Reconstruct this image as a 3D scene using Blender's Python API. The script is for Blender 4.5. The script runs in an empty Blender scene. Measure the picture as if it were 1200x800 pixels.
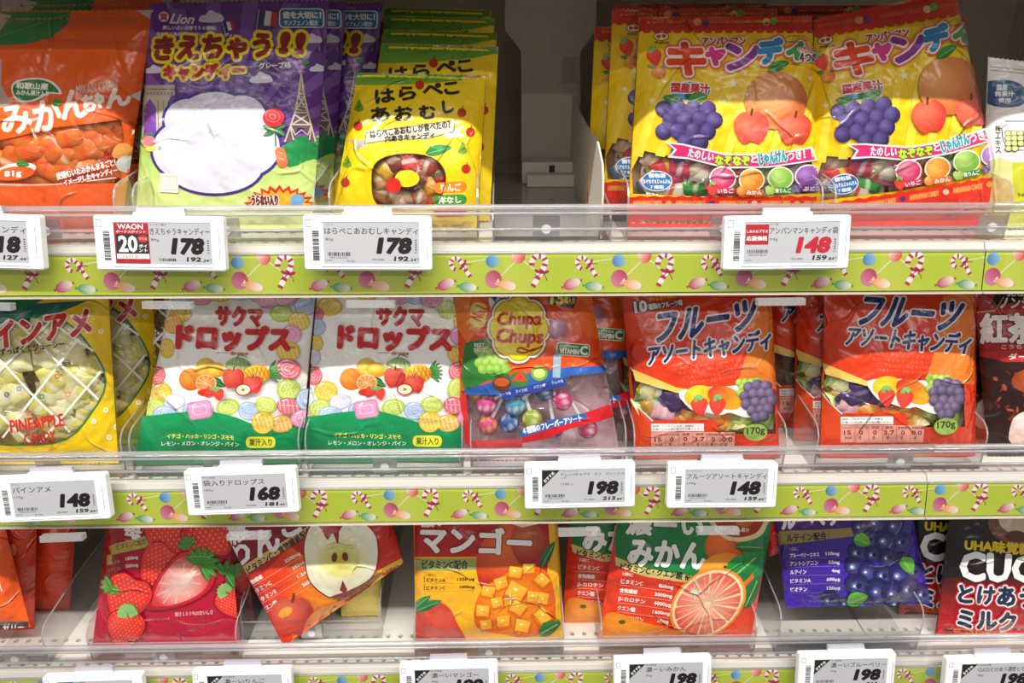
import bpy, math, random
import numpy as np
from mathutils import Vector, Matrix
from mathutils.geometry import tessellate_polygon

SC = bpy.context.scene
COL = SC.collection
random.seed(7)
R = math.radians

# ------------------------------------------------------------------ camera
CAM = Vector((0.0, -0.5235, 1.3)); PITCH = 22.3; YAW = -1.0; F = 867.0
cd = bpy.data.cameras.new('camera'); cam = bpy.data.objects.new('camera', cd); COL.objects.link(cam)
cam.location = CAM; cam.rotation_euler = (R(90 - PITCH), 0, R(YAW))
cd.sensor_width = 36.0; cd.lens = F / 1200 * 36; cd.clip_start = 0.02
SC.camera = cam
CM = np.array((Matrix.Rotation(R(YAW), 3, 'Z') @ Matrix.Rotation(R(90 - PITCH), 3, 'X')))

# ------------------------------------------------------------------ world and lamps
w = bpy.data.worlds.new('shop_air'); SC.world = w; w.use_nodes = True
w.node_tree.nodes['Background'].inputs[0].default_value = (1.0, 0.93, 0.86, 1)
w.node_tree.nodes['Background'].inputs[1].default_value = 0.26
def area(name, loc, rot, sx, sy, energy, color=(1, .965, .92)):
    l = bpy.data.lights.new(name, 'AREA'); l.shape = 'RECTANGLE'; l.size = sx; l.size_y = sy
    l.energy = energy; l.color = color
    o = bpy.data.objects.new(name, l); COL.objects.link(o); o.location = loc; o.rotation_euler = rot
    return o
area('ceiling_or_fill_tube', (0.1, -1.03, 2.85), (R(30), 0, 0), 4.6, 0.045, 112)
area('ceiling_or_fill_tube', (0.0, -2.9, 2.85), (R(48), 0, 0), 4.6, 0.05, 24)  # unseen tube further back, added as fill light
area('ceiling_or_fill_tube', (0.0, -5.4, 2.85), (R(70), 0, 0), 5.6, 0.05, 22)  # unseen low-angle tube, added to brighten the depths under the shelves
vs = SC.view_settings
vs.view_transform = 'Standard'; vs.look = 'None'; vs.exposure = 0.0; vs.gamma = 1.0; vs.use_curve_mapping = False

# ------------------------------------------------------------------ colour
def lin(c):
    if isinstance(c, int): c = ((c >> 16) & 255, (c >> 8) & 255, c & 255)
    a = np.array(c[:3], float) / 255.0
    return np.where(a <= .04045, a / 12.92, ((a + .055) / 1.055) ** 2.4)
def l4(c): return (*[float(v) for v in lin(c)], 1)

# ------------------------------------------------------------------ materials
def newmat(name):
    m = bpy.data.materials.new(name); m.use_nodes = True
    return m, m.node_tree, m.node_tree.nodes['Principled BSDF'], m.node_tree.nodes['Material Output']
def solid(name, c, rough=.5, metal=0, noise=0.0, spec=.5, bump=0.0):
    m, nt, b, o = newmat(name)
    b.inputs['Base Color'].default_value = l4(c); b.inputs['Roughness'].default_value = rough
    b.inputs['Metallic'].default_value = metal; b.inputs['Specular IOR Level'].default_value = spec
    tc = nt.nodes.new('ShaderNodeTexCoord'); n = nt.nodes.new('ShaderNodeTexNoise'); n.inputs['Scale'].default_value = 90
    nt.links.new(tc.outputs['Object'], n.inputs['Vector'])
    if noise:
        mx = nt.nodes.new('ShaderNodeMix'); mx.data_type = 'RGBA'; mx.inputs['A'].default_value = l4(c)
        d = [float(v) * (1 - noise) for v in lin(c)]; mx.inputs['B'].default_value = (*d, 1)
        nt.links.new(n.outputs['Fac'], mx.inputs['Factor']); nt.links.new(mx.outputs['Result'], b.inputs['Base Color'])
    if bump:
        bp = nt.nodes.new('ShaderNodeBump'); bp.inputs['Strength'].default_value = bump; bp.inputs['Distance'].default_value = .001
        nt.links.new(n.outputs['Fac'], bp.inputs['Height']); nt.links.new(bp.outputs[0], b.inputs['Normal'])
    return m
def wrinkle(nt, amp, scale=17.0):
    """crumpled plastic film: crease lines of a stretched voronoi plus soft dents"""
    N = nt.nodes; L = nt.links
    at = N.new('ShaderNodeAttribute'); at.attribute_name = 'wpos'
    ds = N.new('ShaderNodeTexNoise'); ds.inputs['Scale'].default_value = 14; ds.inputs['Detail'].default_value = 2
    L.new(at.outputs['Vector'], ds.inputs['Vector'])
    sub = N.new('ShaderNodeVectorMath'); sub.operation = 'MULTIPLY_ADD'
    L.new(ds.outputs['Color'], sub.inputs[0]); sub.inputs[1].default_value = (.05, .05, .05); L.new(at.outputs['Vector'], sub.inputs[2])
    vo = N.new('ShaderNodeTexVoronoi'); vo.feature = 'DISTANCE_TO_EDGE'; vo.inputs['Scale'].default_value = scale
    L.new(sub.outputs[0], vo.inputs['Vector'])
    mr = N.new('ShaderNodeMapRange'); mr.interpolation_type = 'SMOOTHSTEP'
    mr.inputs['From Min'].default_value = 0; mr.inputs['From Max'].default_value = .032
    mr.inputs['To Min'].default_value = 1; mr.inputs['To Max'].default_value = 0
    L.new(vo.outputs['Distance'], mr.inputs['Value'])
    n2 = N.new('ShaderNodeTexNoise'); n2.inputs['Scale'].default_value = 22; n2.inputs['Detail'].default_value = 3
    L.new(sub.outputs[0], n2.inputs['Vector'])
    mk = N.new('ShaderNodeTexNoise'); mk.inputs['Scale'].default_value = 27; L.new(at.outputs['Vector'], mk.inputs['Vector'])
    m2 = N.new('ShaderNodeMapRange'); m2.inputs['From Min'].default_value = .45; m2.inputs['From Max'].default_value = .62; L.new(mk.outputs['Fac'], m2.inputs['Value'])
    mm = N.new('ShaderNodeMath'); mm.operation = 'MULTIPLY'; L.new(mr.outputs[0], mm.inputs[0]); L.new(m2.outputs[0], mm.inputs[1])
    ma = N.new('ShaderNodeMath'); ma.operation = 'MULTIPLY_ADD'; ma.inputs[1].default_value = .13
    L.new(mm.outputs[0], ma.inputs[0]); L.new(n2.outputs['Fac'], ma.inputs[2])
    bp = N.new('ShaderNodeBump'); bp.inputs['Strength'].default_value = 1.0; bp.inputs['Distance'].default_value = amp
    L.new(ma.outputs[0], bp.inputs['Height'])
    return bp
def film(name, rough=.32, coat=.6, wr=.010, spec=.38):
    m, nt, b, o = newmat(name)
    at = nt.nodes.new('ShaderNodeAttribute'); at.attribute_name = 'Col'
    nt.links.new(at.outputs['Color'], b.inputs['Base Color'])
    b.inputs['Roughness'].default_value = rough; b.inputs['Specular IOR Level'].default_value = spec
    b.inputs['Coat Weight'].default_value = coat; b.inputs['Coat Roughness'].default_value = .15
    if wr:
        bp = wrinkle(nt, wr); nt.links.new(bp.outputs[0], b.inputs['Normal']); nt.links.new(bp.outputs[0], b.inputs['Coat Normal'])
    return m
def clear(name, tint=(253, 253, 253), rough=.06, milk=.0, f0=.06, wr=0, fres=.5, fmax=.4):
    m = bpy.data.materials.new(name); m.use_nodes = True; nt = m.node_tree; N = nt.nodes; N.clear()
    o = N.new('ShaderNodeOutputMaterial'); t = N.new('ShaderNodeBsdfTransparent'); t.inputs[0].default_value = l4(tint)
    g = N.new('ShaderNodeBsdfGlossy'); g.inputs['Roughness'].default_value = rough
    mx = N.new('ShaderNodeMixShader'); lw = N.new('ShaderNodeLayerWeight'); lw.inputs['Blend'].default_value = fres
    mr = N.new('ShaderNodeMapRange'); mr.inputs['To Min'].default_value = f0; mr.inputs['To Max'].default_value = fmax
    nt.links.new(lw.outputs['Fresnel'], mr.inputs['Value'])
    nt.links.new(mr.outputs[0], mx.inputs[0])
    base = t.outputs[0]
    if milk:
        d = N.new('ShaderNodeBsdfTranslucent'); d.inputs[0].default_value = (.95, .95, .97, 1)
        d2 = N.new('ShaderNodeBsdfDiffuse'); d2.inputs[0].default_value = (.92, .92, .95, 1)
        m3 = N.new('ShaderNodeMixShader'); m3.inputs[0].default_value = .35
        nt.links.new(d2.outputs[0], m3.inputs[1]); nt.links.new(d.outputs[0], m3.inputs[2])
        m2 = N.new('ShaderNodeMixShader'); m2.inputs[0].default_value = milk
        nt.links.new(base, m2.inputs[1]); nt.links.new(m3.outputs[0], m2.inputs[2]); base = m2.outputs[0]
    nt.links.new(base, mx.inputs[1]); nt.links.new(g.outputs[0], mx.inputs[2]); nt.links.new(mx.outputs[0], o.inputs[0])
    if wr:
        bp = wrinkle(nt, wr); nt.links.new(bp.outputs[0], g.inputs['Normal'])
    return m
M = dict(
    film=film('printed_film'), matte=film('printed_label', rough=.55, coat=.0, wr=0, spec=.35),
    foil=film('wrapper_film', rough=.3, coat=.4, wr=.003),
    strip=film('printed_strip', rough=.35, coat=.25, wr=0),
    window=clear('clear_bag_film', f0=.075, wr=.013, rough=.14, fres=.25, milk=.0),
    acrylic=clear('clear_acrylic', f0=.035, rough=.05, milk=.012, fres=.3, fmax=.3),
    rail=clear('clear_rail_plastic', f0=.04, rough=.08, milk=.03, fres=.3, fmax=.3),
    bead=clear('clear_rail_bead', f0=.10, rough=.15, milk=.30, fres=.5),
    cover=clear('clear_strip_cover', tint=(254, 254, 254), f0=.02, rough=.06, milk=0, fres=.3),
    edge=clear('clear_acrylic_edge', f0=.12, rough=.12, milk=.28),
    shelf=solid('white_enamel', (232, 228, 218), .38, noise=.05),
    lip=solid('white_plastic_lip', (240, 236, 224), .35),
    gap=solid('grey_rail_back', (176, 172, 160), .5),
    white=solid('tag_white_plastic', (246, 247, 250), .35, noise=.02),
    screen=solid('tag_grey_screen', (178, 179, 184), .32),
    clip=solid('grey_clip_plastic', (176, 174, 184), .3),
    metal=solid('grey_painted_metal', (222, 213, 200), .45, noise=.06, bump=.05),
    ledge=solid('beige_rail_edge', (214, 206, 180), .4),
    dark=solid('dark_back_panel', (205, 194, 178), .6, noise=.1),
    deep=solid('dark_fixture', (58, 54, 50), .7),
)

# ------------------------------------------------------------------ pixel <-> world
def rays(p):
    p = np.asarray(p, float).reshape(-1, 2)
    d = np.stack([(p[:, 0] - 600) / F, -(p[:, 1] - 400) / F, -np.ones(len(p))], 1)
    return d @ CM.T
def topix(P):
    d = (np.asarray(P, float).reshape(-1, 3) - np.array(CAM)) @ CM
    return np.stack([600 + F * d[:, 0] / -d[:, 2], 400 - F * d[:, 1] / -d[:, 2]], 1)
def onplane(p, P0, N):
    d = rays(p); t = ((np.asarray(P0) - np.array(CAM)) @ N) / (d @ N)
    return np.array(CAM) + d * t[:, None]
def aty(px, py, y): return Vector(onplane([(px, py)], (0, y, 0), np.array((0, 1., 0)))[0])
def atz(px, py, z): return Vector(onplane([(px, py)], (0, 0, z), np.array((0, 0, 1.)))[0])

# ------------------------------------------------------------------ objects
def tag(o, label, cat, group=None):
    o['label'] = label; o['category'] = cat
    if group: o['group'] = group
    return o
def empty(name, loc=(0, 0, 0), rot=None, label=None, cat=None, group=None):
    o = bpy.data.objects.new(name, None); COL.objects.link(o); o.location = loc; o.empty_display_size = .02
    if rot is not None: o.rotation_euler = rot
    if label: tag(o, label, cat, group)
    return o
def mobj(name, me, parent=None, loc=None, rot=None, label=None):
    o = bpy.data.objects.new(name, me); COL.objects.link(o)
    if parent: o.parent = parent
    if loc is not None: o.location = loc
    if rot is not None: o.rotation_euler = rot
    if label: o['label'] = label
    return o
def mesh(name, V, Fs, mat, col=None, nor=None, wpos=None, smooth=False):
    me = bpy.data.meshes.new(name)
    V = np.asarray(V, np.float32)
    if isinstance(Fs, np.ndarray):
        n, k = Fs.shape
        me.vertices.add(len(V)); me.vertices.foreach_set('co', V.ravel())
        me.loops.add(n * k); me.loops.foreach_set('vertex_index', Fs.astype(np.int32).ravel())
        me.polygons.add(n); me.polygons.foreach_set('loop_start', np.arange(0, n * k, k, dtype=np.int32))
        me.update(calc_edges=True)
    else:
        me.from_pydata([tuple(map(float, v)) for v in V], [], Fs); me.update()
    if smooth or nor is not None:
        me.polygons.foreach_set('use_smooth', np.ones(len(me.polygons), bool))
    if col is not None:
        a = me.color_attributes.new('Col', 'FLOAT_COLOR', 'POINT')
        c = np.ones((len(V), 4), np.float32); c[:, :3] = col; a.data.foreach_set('color', c.ravel())
    if wpos is not None:
        a = me.attributes.new('wpos', 'FLOAT_VECTOR', 'POINT'); a.data.foreach_set('vector', np.asarray(wpos, np.float32).ravel())
    if nor is not None:
        me.normals_split_custom_set_from_vertices(np.asarray(nor, np.float32).tolist())
    me.materials.append(M[mat] if isinstance(mat, str) else mat)
    return me
class MB:
    """collects simple solids and builds one mesh"""
    def __init__(s): s.v = []; s.f = []
    def add(s, v, f):
        n = len(s.v); s.v += [tuple(p) for p in v]; s.f += [tuple(i + n for i in q) for q in f]; return s
    def box(s, x0, x1, y0, y1, z0, z1):
        return s.add([(x, y, z) for z in (z0, z1) for y in (y0, y1) for x in (x0, x1)],
                     [(0, 2, 3, 1), (4, 5, 7, 6), (0, 1, 5, 4), (2, 6, 7, 3), (0, 4, 6, 2), (1, 3, 7, 5)])
    def rbox(s, x0, x1, y0, y1, z0, z1, r, n=4, ch=.0006):
        """plate in the xz plane with rounded corners, y thickness, chamfered front"""
        def ring(rr, ins, y):
            out = []
            for cx, cz, a0 in ((x1 - r, z1 - r, 0), (x0 + r, z1 - r, 90), (x0 + r, z0 + r, 180), (x1 - r, z0 + r, 270)):
                for k in range(n + 1):
                    a = R(a0 + 90 * k / n); out.append((cx + (rr - ins) * math.cos(a), y, cz + (rr - ins) * math.sin(a)))
            return out
        rs = [ring(r, ch, y0), ring(r, 0, y0 + ch), ring(r, 0, y1)]
        m = len(rs[0]); v = sum(rs, []); f = [tuple(range(m))[::1], tuple(range(2 * m, 3 * m))[::-1]]
        for k in range(2):
            for i in range(m):
                j = (i + 1) % m; f.append((k * m + i, (k + 1) * m + i, (k + 1) * m + j, k * m + j))
        return s.add(v, f)
    def prof(s, pts, x0, x1):
        """closed profile of (y,z) points extruded along x"""
        m = len(pts); v = [(x0, *p) for p in pts] + [(x1, *p) for p in pts]
        f = [(i, (i + 1) % m, (i + 1) % m + m, i + m) for i in range(m)] + [tuple(range(m))[::-1], tuple(range(m, 2 * m))]
        return s.add(v, f)
    def bead(s, y, z, r, x0, x1, n=8):
        return s.prof([(y + r * math.cos(2 * math.pi * k / n), z + r * math.sin(2 * math.pi * k / n)) for k in range(n)], x0, x1)
    def tube(s, pts, r, n=8, caps=True):
        pts = [Vector(p) for p in pts]; rs = r if isinstance(r, (list, tuple)) else [r] * len(pts); V = []; ref = None
        for i, p in enumerate(pts):
            d = (pts[min(i + 1, len(pts) - 1)] - pts[max(i - 1, 0)]).normalized()
            if ref is None: ref = d.orthogonal().normalized()
            u = (ref - d * ref.dot(d)).normalized(); ref = u; v2 = d.cross(u)
            V += [p + (u * math.cos(2 * math.pi * k / n) + v2 * math.sin(2 * math.pi * k / n)) * rs[i] for k in range(n)]
        f = [(i * n + k, i * n + (k + 1) % n, (i + 1) * n + (k + 1) % n, (i + 1) * n + k) for i in range(len(pts) - 1) for k in range(n)]
        if caps: f += [tuple(range(n))[::-1], tuple(range((len(pts) - 1) * n, len(pts) * n))]
        return s.add(V, f)
    def build(s, name, mat, parent=None, smooth=False, **k):
        me = bpy.data.meshes.new(name); me.from_pydata(s.v, [], s.f); me.update()
        me.materials.append(M[mat] if isinstance(mat, str) else mat)
        if smooth: me.polygons.foreach_set('use_smooth', np.ones(len(me.polygons), bool))
        return mobj(name, me, parent, **k)

# ------------------------------------------------------------------ lettering outlines
_txt = {}
def glyphs(st, off=0.0):
    key = (st, off)
    if key in _txt: return _txt[key]
    c = bpy.data.curves.new('lettering', 'FONT'); c.body = st; c.offset = off; c.resolution_u = 2
    o = bpy.data.objects.new('lettering', c); COL.objects.link(o)
    dg = bpy.context.evaluated_depsgraph_get(); dg.update(); me = o.evaluated_get(dg).to_mesh(); me.calc_loop_triangles()
    v = np.zeros(len(me.vertices) * 3); me.vertices.foreach_get('co', v); v = v.reshape(-1, 3)[:, :2]
    t = np.zeros(len(me.loop_triangles) * 3, np.int32); me.loop_triangles.foreach_get('vertices', t)
    T = v[t.reshape(-1, 3)] if len(t) else np.zeros((0, 3, 2))
    o.to_mesh_clear(); bpy.data.objects.remove(o); bpy.data.curves.remove(c)
    _txt[key] = T
    return T

# ------------------------------------------------------------------ flat artwork
def smoothpts(P, n=5, closed=True):
    P = [np.array(p, float) for p in P]; m = len(P); out = []
    for i in range(m if closed else m - 1):
        g = (lambda k: P[k % m]) if closed else (lambda k: P[max(0, min(m - 1, k))])
        a, b, c, d = g(i - 1), g(i), g(i + 1), g(i + 2)
        for k in range(n):
            t = k / n
            out.append(.5 * ((2 * b) + (-a + c) * t + (2 * a - 5 * b + 4 * c - d) * t * t + (-a + 3 * b - 3 * c + d) * t ** 3))
    if not closed: out.append(P[-1])
    return out
def subdiv(T, L, maxit=9):
    """split every edge longer than L; T (n,3,2)"""
    done = []
    for _ in range(maxit):
        e = np.stack([np.linalg.norm(T[:, 1] - T[:, 0], axis=1), np.linalg.norm(T[:, 2] - T[:, 1], axis=1),
                      np.linalg.norm(T[:, 0] - T[:, 2], axis=1)], 1)
        mx = e.max(1); ok = mx <= L
        done.append(T[ok]); T = T[~ok]; e = e[~ok]
        if not len(T): break
        k = e.argmax(1); i = np.arange(len(T))
        a, b, c = T[i, k], T[i, (k + 1) % 3], T[i, (k + 2) % 3]; m = (a + b) / 2
        T = np.concatenate([np.stack([a, m, c], 1), np.stack([m, b, c], 1)])
    else: done.append(T)
    return np.concatenate(done)
def subdivf(T, L, maxit=16): return subdiv(T, L, maxit)
def cliptri(T, quad):
    """clip triangles to a convex quad"""
    q = np.array(quad, float); c = q.mean(0)
    def side(P, a, b): return (b[0] - a[0]) * (P[..., 1] - a[1]) - (b[1] - a[1]) * (P[..., 0] - a[0])
    for i in range(len(q)):
        a, b = q[i], q[(i + 1) % len(q)]; sg = 1 if side(c, a, b) > 0 else -1
        s = side(T, a, b) * sg; n = (s >= 0).sum(1)
        keep = [T[n == 3]]; out = []
        for tri, ss in zip(T[(n > 0) & (n < 3)], s[(n > 0) & (n < 3)]):
            P = []
            for k in range(3):
                p0, p1, s0, s1 = tri[k], tri[(k + 1) % 3], ss[k], ss[(k + 1) % 3]
                if s0 >= 0: P.append(p0)
                if (s0 >= 0) != (s1 >= 0): P.append(p0 + (p1 - p0) * (s0 / (s0 - s1)))
            for k in range(1, len(P) - 1): out.append([P[0], P[k], P[k + 1]])
        if out: keep.append(np.array(out))
        T = np.concatenate(keep)
        if not len(T): break
    return T
class Art:
    """flat print drawn in x right / y down units; every shape gets a layer above what it overlaps"""
    def __init__(s): s.items = []; s.X = [np.eye(3)]
    def push(s, cx, cy, sx=1, rot=0, sy=None):
        sy = sx if sy is None else sy; c, n = math.cos(R(rot)), math.sin(R(rot))
        s.X.append(s.X[-1] @ np.array([[c * sx, -n * sy, cx], [n * sx, c * sy, cy], [0, 0, 1]])); return s
    def pop(s): s.X.pop()
    def tf(s, P): P = np.asarray(P, float); return P @ s.X[-1][:2, :2].T + s.X[-1][:2, 2]
    def resolve(s, col):
        sc = math.sqrt(abs(np.linalg.det(s.X[-1][:2, :2])))
        if col[0] == 'r': p = s.tf([[col[1], col[2]]])[0]; return ('R', p[0], p[1], col[3] * sc, lin(col[4]), lin(col[5]))
        p, q = s.tf([[col[1], col[2]]])[0], s.tf([[col[3], col[4]]])[0]; return ('L', p[0], p[1], q[0], q[1], lin(col[5]), lin(col[6]))
    def raw(s, T, col, micro=None):
        if not len(T): return
        T = s.tf(T); bb = (T[..., 0].min(), T[..., 1].min(), T[..., 0].max(), T[..., 1].max()); lay = 0
        for it in s.items:
            b = it[2]
            if it[3] >= lay and b[0] < bb[2] and b[2] > bb[0] and b[1] < bb[3] and b[3] > bb[1]: lay = it[3] + 1
        if isinstance(col, tuple) and isinstance(col[0], str):
            sc = math.sqrt(abs(np.linalg.det(s.X[-1][:2, :2])))
            if col[0] in 'RL': col = (col[0].lower(), *col[1:])
            elif col[0] == 'r':
                p = s.tf([[col[1], col[2]]])[0]; col = ('r', p[0], p[1], col[3] * sc, lin(col[4]), lin(col[5]))
            else:
                p, q = s.tf([[col[1], col[2]]])[0], s.tf([[col[3], col[4]]])[0]; col = ('l', p[0], p[1], q[0], q[1], lin(col[5]), lin(col[6]))
        else: col = lin(col)
        s.items.append((T, col, bb, lay, micro))
    def poly(s, pts, col, smooth=0, holes=()):
        if smooth: pts = smoothpts(pts, smooth)
        loops = [[Vector((float(p[0]), float(p[1]), 0)) for p in l] for l in (pts, *holes)]
        allp = np.array([(p.x, p.y) for l in loops for p in l])
        t = tessellate_polygon(loops)
        if t: s.raw(allp[np.array(t)], col)
    def rect(s, x0, y0, x1, y1, col, rot=0):
        if rot:
            s.push((x0 + x1) / 2, (y0 + y1) / 2, 1, rot); a, b = (x1 - x0) / 2, (y1 - y0) / 2; s.poly([(-a, -b), (a, -b), (a, b), (-a, b)], col); s.pop()
        else: s.poly([(x0, y0), (x1, y0), (x1, y1), (x0, y1)], col)
    def rrect(s, x0, y0, x1, y1, r, col, rot=0):
        P = []; cx, cy, a, b = (x0 + x1) / 2, (y0 + y1) / 2, (x1 - x0) / 2, (y1 - y0) / 2
        for sx, sy, a0 in ((1, 1, 0), (-1, 1, 90), (-1, -1, 180), (1, -1, 270)):
            for k in range(4):
                t = R(a0 + 30 * k); P.append((sx * (a - r) + r * math.cos(t), sy * (b - r) + r * math.sin(t)))
        s.push(cx, cy, 1, rot); s.poly(P, col); s.pop()
    def ell(s, cx, cy, rx, ry, col, rot=0, n=20, hl=None):
        if isinstance(col, tuple) and isinstance(col[0], str): col = s.resolve(col)
        s.push(cx, cy, 1, rot)
        if hl is not None: col = ('r', -rx * .3, -ry * .35, max(rx, ry) * 1.25, hl, col)
        P = np.array([(rx * math.cos(2 * math.pi * k / n), ry * math.sin(2 * math.pi * k / n)) for k in range(n)])
        T = np.array([[(0, 0), P[k], P[(k + 1) % n]] for k in range(n)]); s.raw(T, col); s.pop()
    def line(s, pts, wd, col, smooth=0, taper=False, closed=False):
        if smooth: pts = smoothpts(pts, smooth, closed)
        P = np.array(pts, float)
        if closed: P = np.concatenate([P, P[:1]])
        d = np.gradient(P, axis=0) if len(P) > 2 else np.array([P[1] - P[0]] * 2)
        if closed: d[0] = d[-1] = P[1] - P[-2]
        n = np.stack([-d[:, 1], d[:, 0]], 1); n /= np.linalg.norm(n, axis=1)[:, None] + 1e-9
        ww = np.full(len(P), wd / 2.)
        if taper: ww *= np.sin(np.linspace(.15, math.pi - .15, len(P)))
        A, B = P + n * ww[:, None], P - n * ww[:, None]; T = []
        for i in range(len(P) - 1): T += [[A[i], B[i], B[i + 1]], [A[i], B[i + 1], A[i + 1]]]
        s.raw(np.array(T), col)
    def text(s, st, x0, y0, x1, y1, col, rot=0, bold=0, off=0.0, out=(), skew=0, vert=False, arc=0):
        """fit the string into the box; bold / out widths in units"""
        if vert:
            n = len(st); h = (y1 - y0) / n
            for k, ch in enumerate(st): s.text(ch, x0, y0 + h * k + h * .08, x1, y0 + h * (k + 1) - h * .08, col, rot, bold, off, out)
            return
        T = glyphs(st, off); bold *= .62
        if not len(T): return
        mn, mx = T.reshape(-1, 2).min(0), T.reshape(-1, 2).max(0)
        W, H = x1 - x0, y1 - y0
        Q = np.empty_like(T); Q[..., 0] = ((T[..., 0] - mn[0]) / (mx[0] - mn[0]) - .5) * W; Q[..., 1] = -((T[..., 1] - mn[1]) / max(mx[1] - mn[1], 1e-6) - .5) * H
        if skew: Q[..., 0] -= Q[..., 1] * skew
        if arc: Q[..., 1] -= arc * (1 - (2 * Q[..., 0] / W) ** 2)
        s.push((x0 + x1) / 2, (y0 + y1) / 2, 1, rot)
        def ringcopies(r, n):
            C = [Q] if r <= 0 else [Q + np.array((r * math.cos(2 * math.pi * k / n), r * math.sin(2 * math.pi * k / n))) for k in range(n)] + [Q]
            return np.concatenate(C), np.repeat(np.arange(len(C)), len(Q))
        for c, wd in out:
            r = wd + bold; A, mi = ringcopies(r, min(18, max(8, int(r * 3.6))))
            if r > 2.4: B, mj = ringcopies(r * .55, 8); A = np.concatenate([A, B]); mi = np.concatenate([mi, mj + mi.max() + 1])
            s.raw(A, c, mi)
        A, mi = ringcopies(bold, 8 if bold > 1.2 else 6); s.raw(A, col, mi if bold else None)
        s.pop()
    def bake(s, L=None, quad=None):
        Ts, Cs, Ls = [], [], []
        for T, col, bb, lay, micro in s.items:
            parts = [(T, 0.0)] if micro is None else [(T[micro == k], .03 * k) for k in range(int(micro.max()) + 1)]
            for t, mo in parts:
                if quad is not None: t = cliptri(t, quad)
                if not len(t): continue
                if L: t = subdivf(t, L)
                if isinstance(col, tuple):
                    if col[0] == 'r': f = np.hypot(t[..., 0] - col[1], t[..., 1] - col[2]) / col[3]; c0, c1 = col[4], col[5]
                    else:
                        dx, dy = col[3] - col[1], col[4] - col[2]; f = ((t[..., 0] - col[1]) * dx + (t[..., 1] - col[2]) * dy) / (dx * dx + dy * dy); c0, c1 = col[5], col[6]
                    f = np.clip(f, 0, 1)[..., None]; c = c0 * (1 - f) + c1 * f
                else: c = np.broadcast_to(col, t.shape[:2] + (3,))
                Ts.append(t); Cs.append(c); Ls.append(np.full(t.shape[:2], lay + mo))
        return np.concatenate(Ts).reshape(-1, 2), np.concatenate(Cs).reshape(-1, 3), np.concatenate(Ls).ravel()
    def flat(s, name, mapper, parent=None, mat='matte', step=.00003, base=.0001, quad=None, L=None, label=None):
        """mapper: (n,2) art -> (n,3) local, lifted along local -y"""
        P, C, Ly = s.bake(L, quad); V = mapper(P); V[:, 1] -= base + step * Ly
        Fs = np.arange(len(V)).reshape(-1, 3)
        a, b, c = V[Fs[:, 0]], V[Fs[:, 1]], V[Fs[:, 2]]; nn = np.cross(b - a, c - a)[:, 1] > 0
        Fs[nn] = Fs[nn][:, ::-1]
        return mobj(name, mesh(name, V, Fs, mat, C, wpos=V), parent, label=label)
# ------------------------------------------------------------------ the shelving
ZS = [1.356, 1.153, .950, .744]          # top edge of each printed strip
X0, X1 = -.60, .60
SEAM = .362                               # where one bay's rail meets the next
wb = MB().box(X0, X1, .40, .41, .3, 1.7).build('wall_back', 'dark'); wb['kind'] = 'structure'
for i, x in enumerate((X0, X1)):
    e = MB().box(x - .004, x + .004, .02, .40, .3, 1.7).build('wall_' + ('left', 'right')[i], 'metal'); e['kind'] = 'structure'

def board_mesh(z, x0, x1):
    """shelf board: top sheet with two rows of round punched holes, folded front lip"""
    b = MB(); pitch = .0122; r = .0024; n = int((x1 - x0) / pitch)
    xe = x0 + n * pitch
    rows = [(.018, True), (.048, True)]
    ys = [.0105, .018 - pitch / 2, .018 + pitch / 2, .048 - pitch / 2, .048 + pitch / 2, .398]
    for a, c in ((0, 1), (2, 3), (4, 5)): b.add([(x0, ys[a], z), (x1, ys[a], z), (x1, ys[c], z), (x0, ys[c], z)], [(0, 1, 2, 3)])
    for yc, _ in rows:
        b.add([(xe, yc - pitch / 2, z), (x1, yc - pitch / 2, z), (x1, yc + pitch / 2, z), (xe, yc + pitch / 2, z)], [(0, 1, 2, 3)])
        for k in range(n):
            xc = x0 + (k + .5) * pitch; h = pitch / 2; m = 12; V = []; Fq = []
            sq = []
            for j in range(m):
                t = R(45 + 360 * j / m); c, s = math.cos(t), math.sin(t); q = h / max(abs(c), abs(s)); sq.append((xc + q * c, yc + q * s, z))
            ci = [(xc + r * math.cos(R(45 + 360 * j / m)), yc + r * math.sin(R(45 + 360 * j / m)), z) for j in range(m)]
            lo = [(p[0], p[1], z - .0035) for p in ci]
            V = sq + ci + lo
            for j in range(m):
                j2 = (j + 1) % m; Fq += [(j, j2, m + j2, m + j), (m + j, m + j2, 2 * m + j2, 2 * m + j)]
            b.add(V, Fq)
    b.box(x0, x1, .008, .398, z - .016, z - .0105)                      # underside sheet
    return b
# one repeat of the printed candy strip, 151 x 46 units
def cane(A, x, y, s, rot, bow=True, flip=1):
    A.push(x, y, s * flip, rot, s)
    P = smoothpts([(-9, 6), (-10, -1), (-6, -8), (1, -9), (6, -4), (5, 3), (1, 10), (-4, 18), (-9, 27)], 5, False)
    P = P[3:]
    A.line(P, 6.6, 0xF7EFEC)
    L = len(P)
    for k in range(0, L - 2, 5):
        a, b = np.array(P[k]), np.array(P[min(k + 2, L - 1)]); A.line([a, (a + b) / 2, b], 6.6, 0xC01F5C)
    if bow:
        A.ell(-3, 9, 4.4, 1.8, 0xB21E56, 28); A.ell(7, 10, 4.2, 1.8, 0xB21E56, -24); A.ell(2, 10, 1.8, 1.8, 0x8E1344)
        A.line([(1, 11), (-4, 16), (-8, 17)], 1, 0xB21E56); A.line([(3, 11), (7, 16), (8, 20)], 1, 0xB21E56)
    A.pop()
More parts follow.
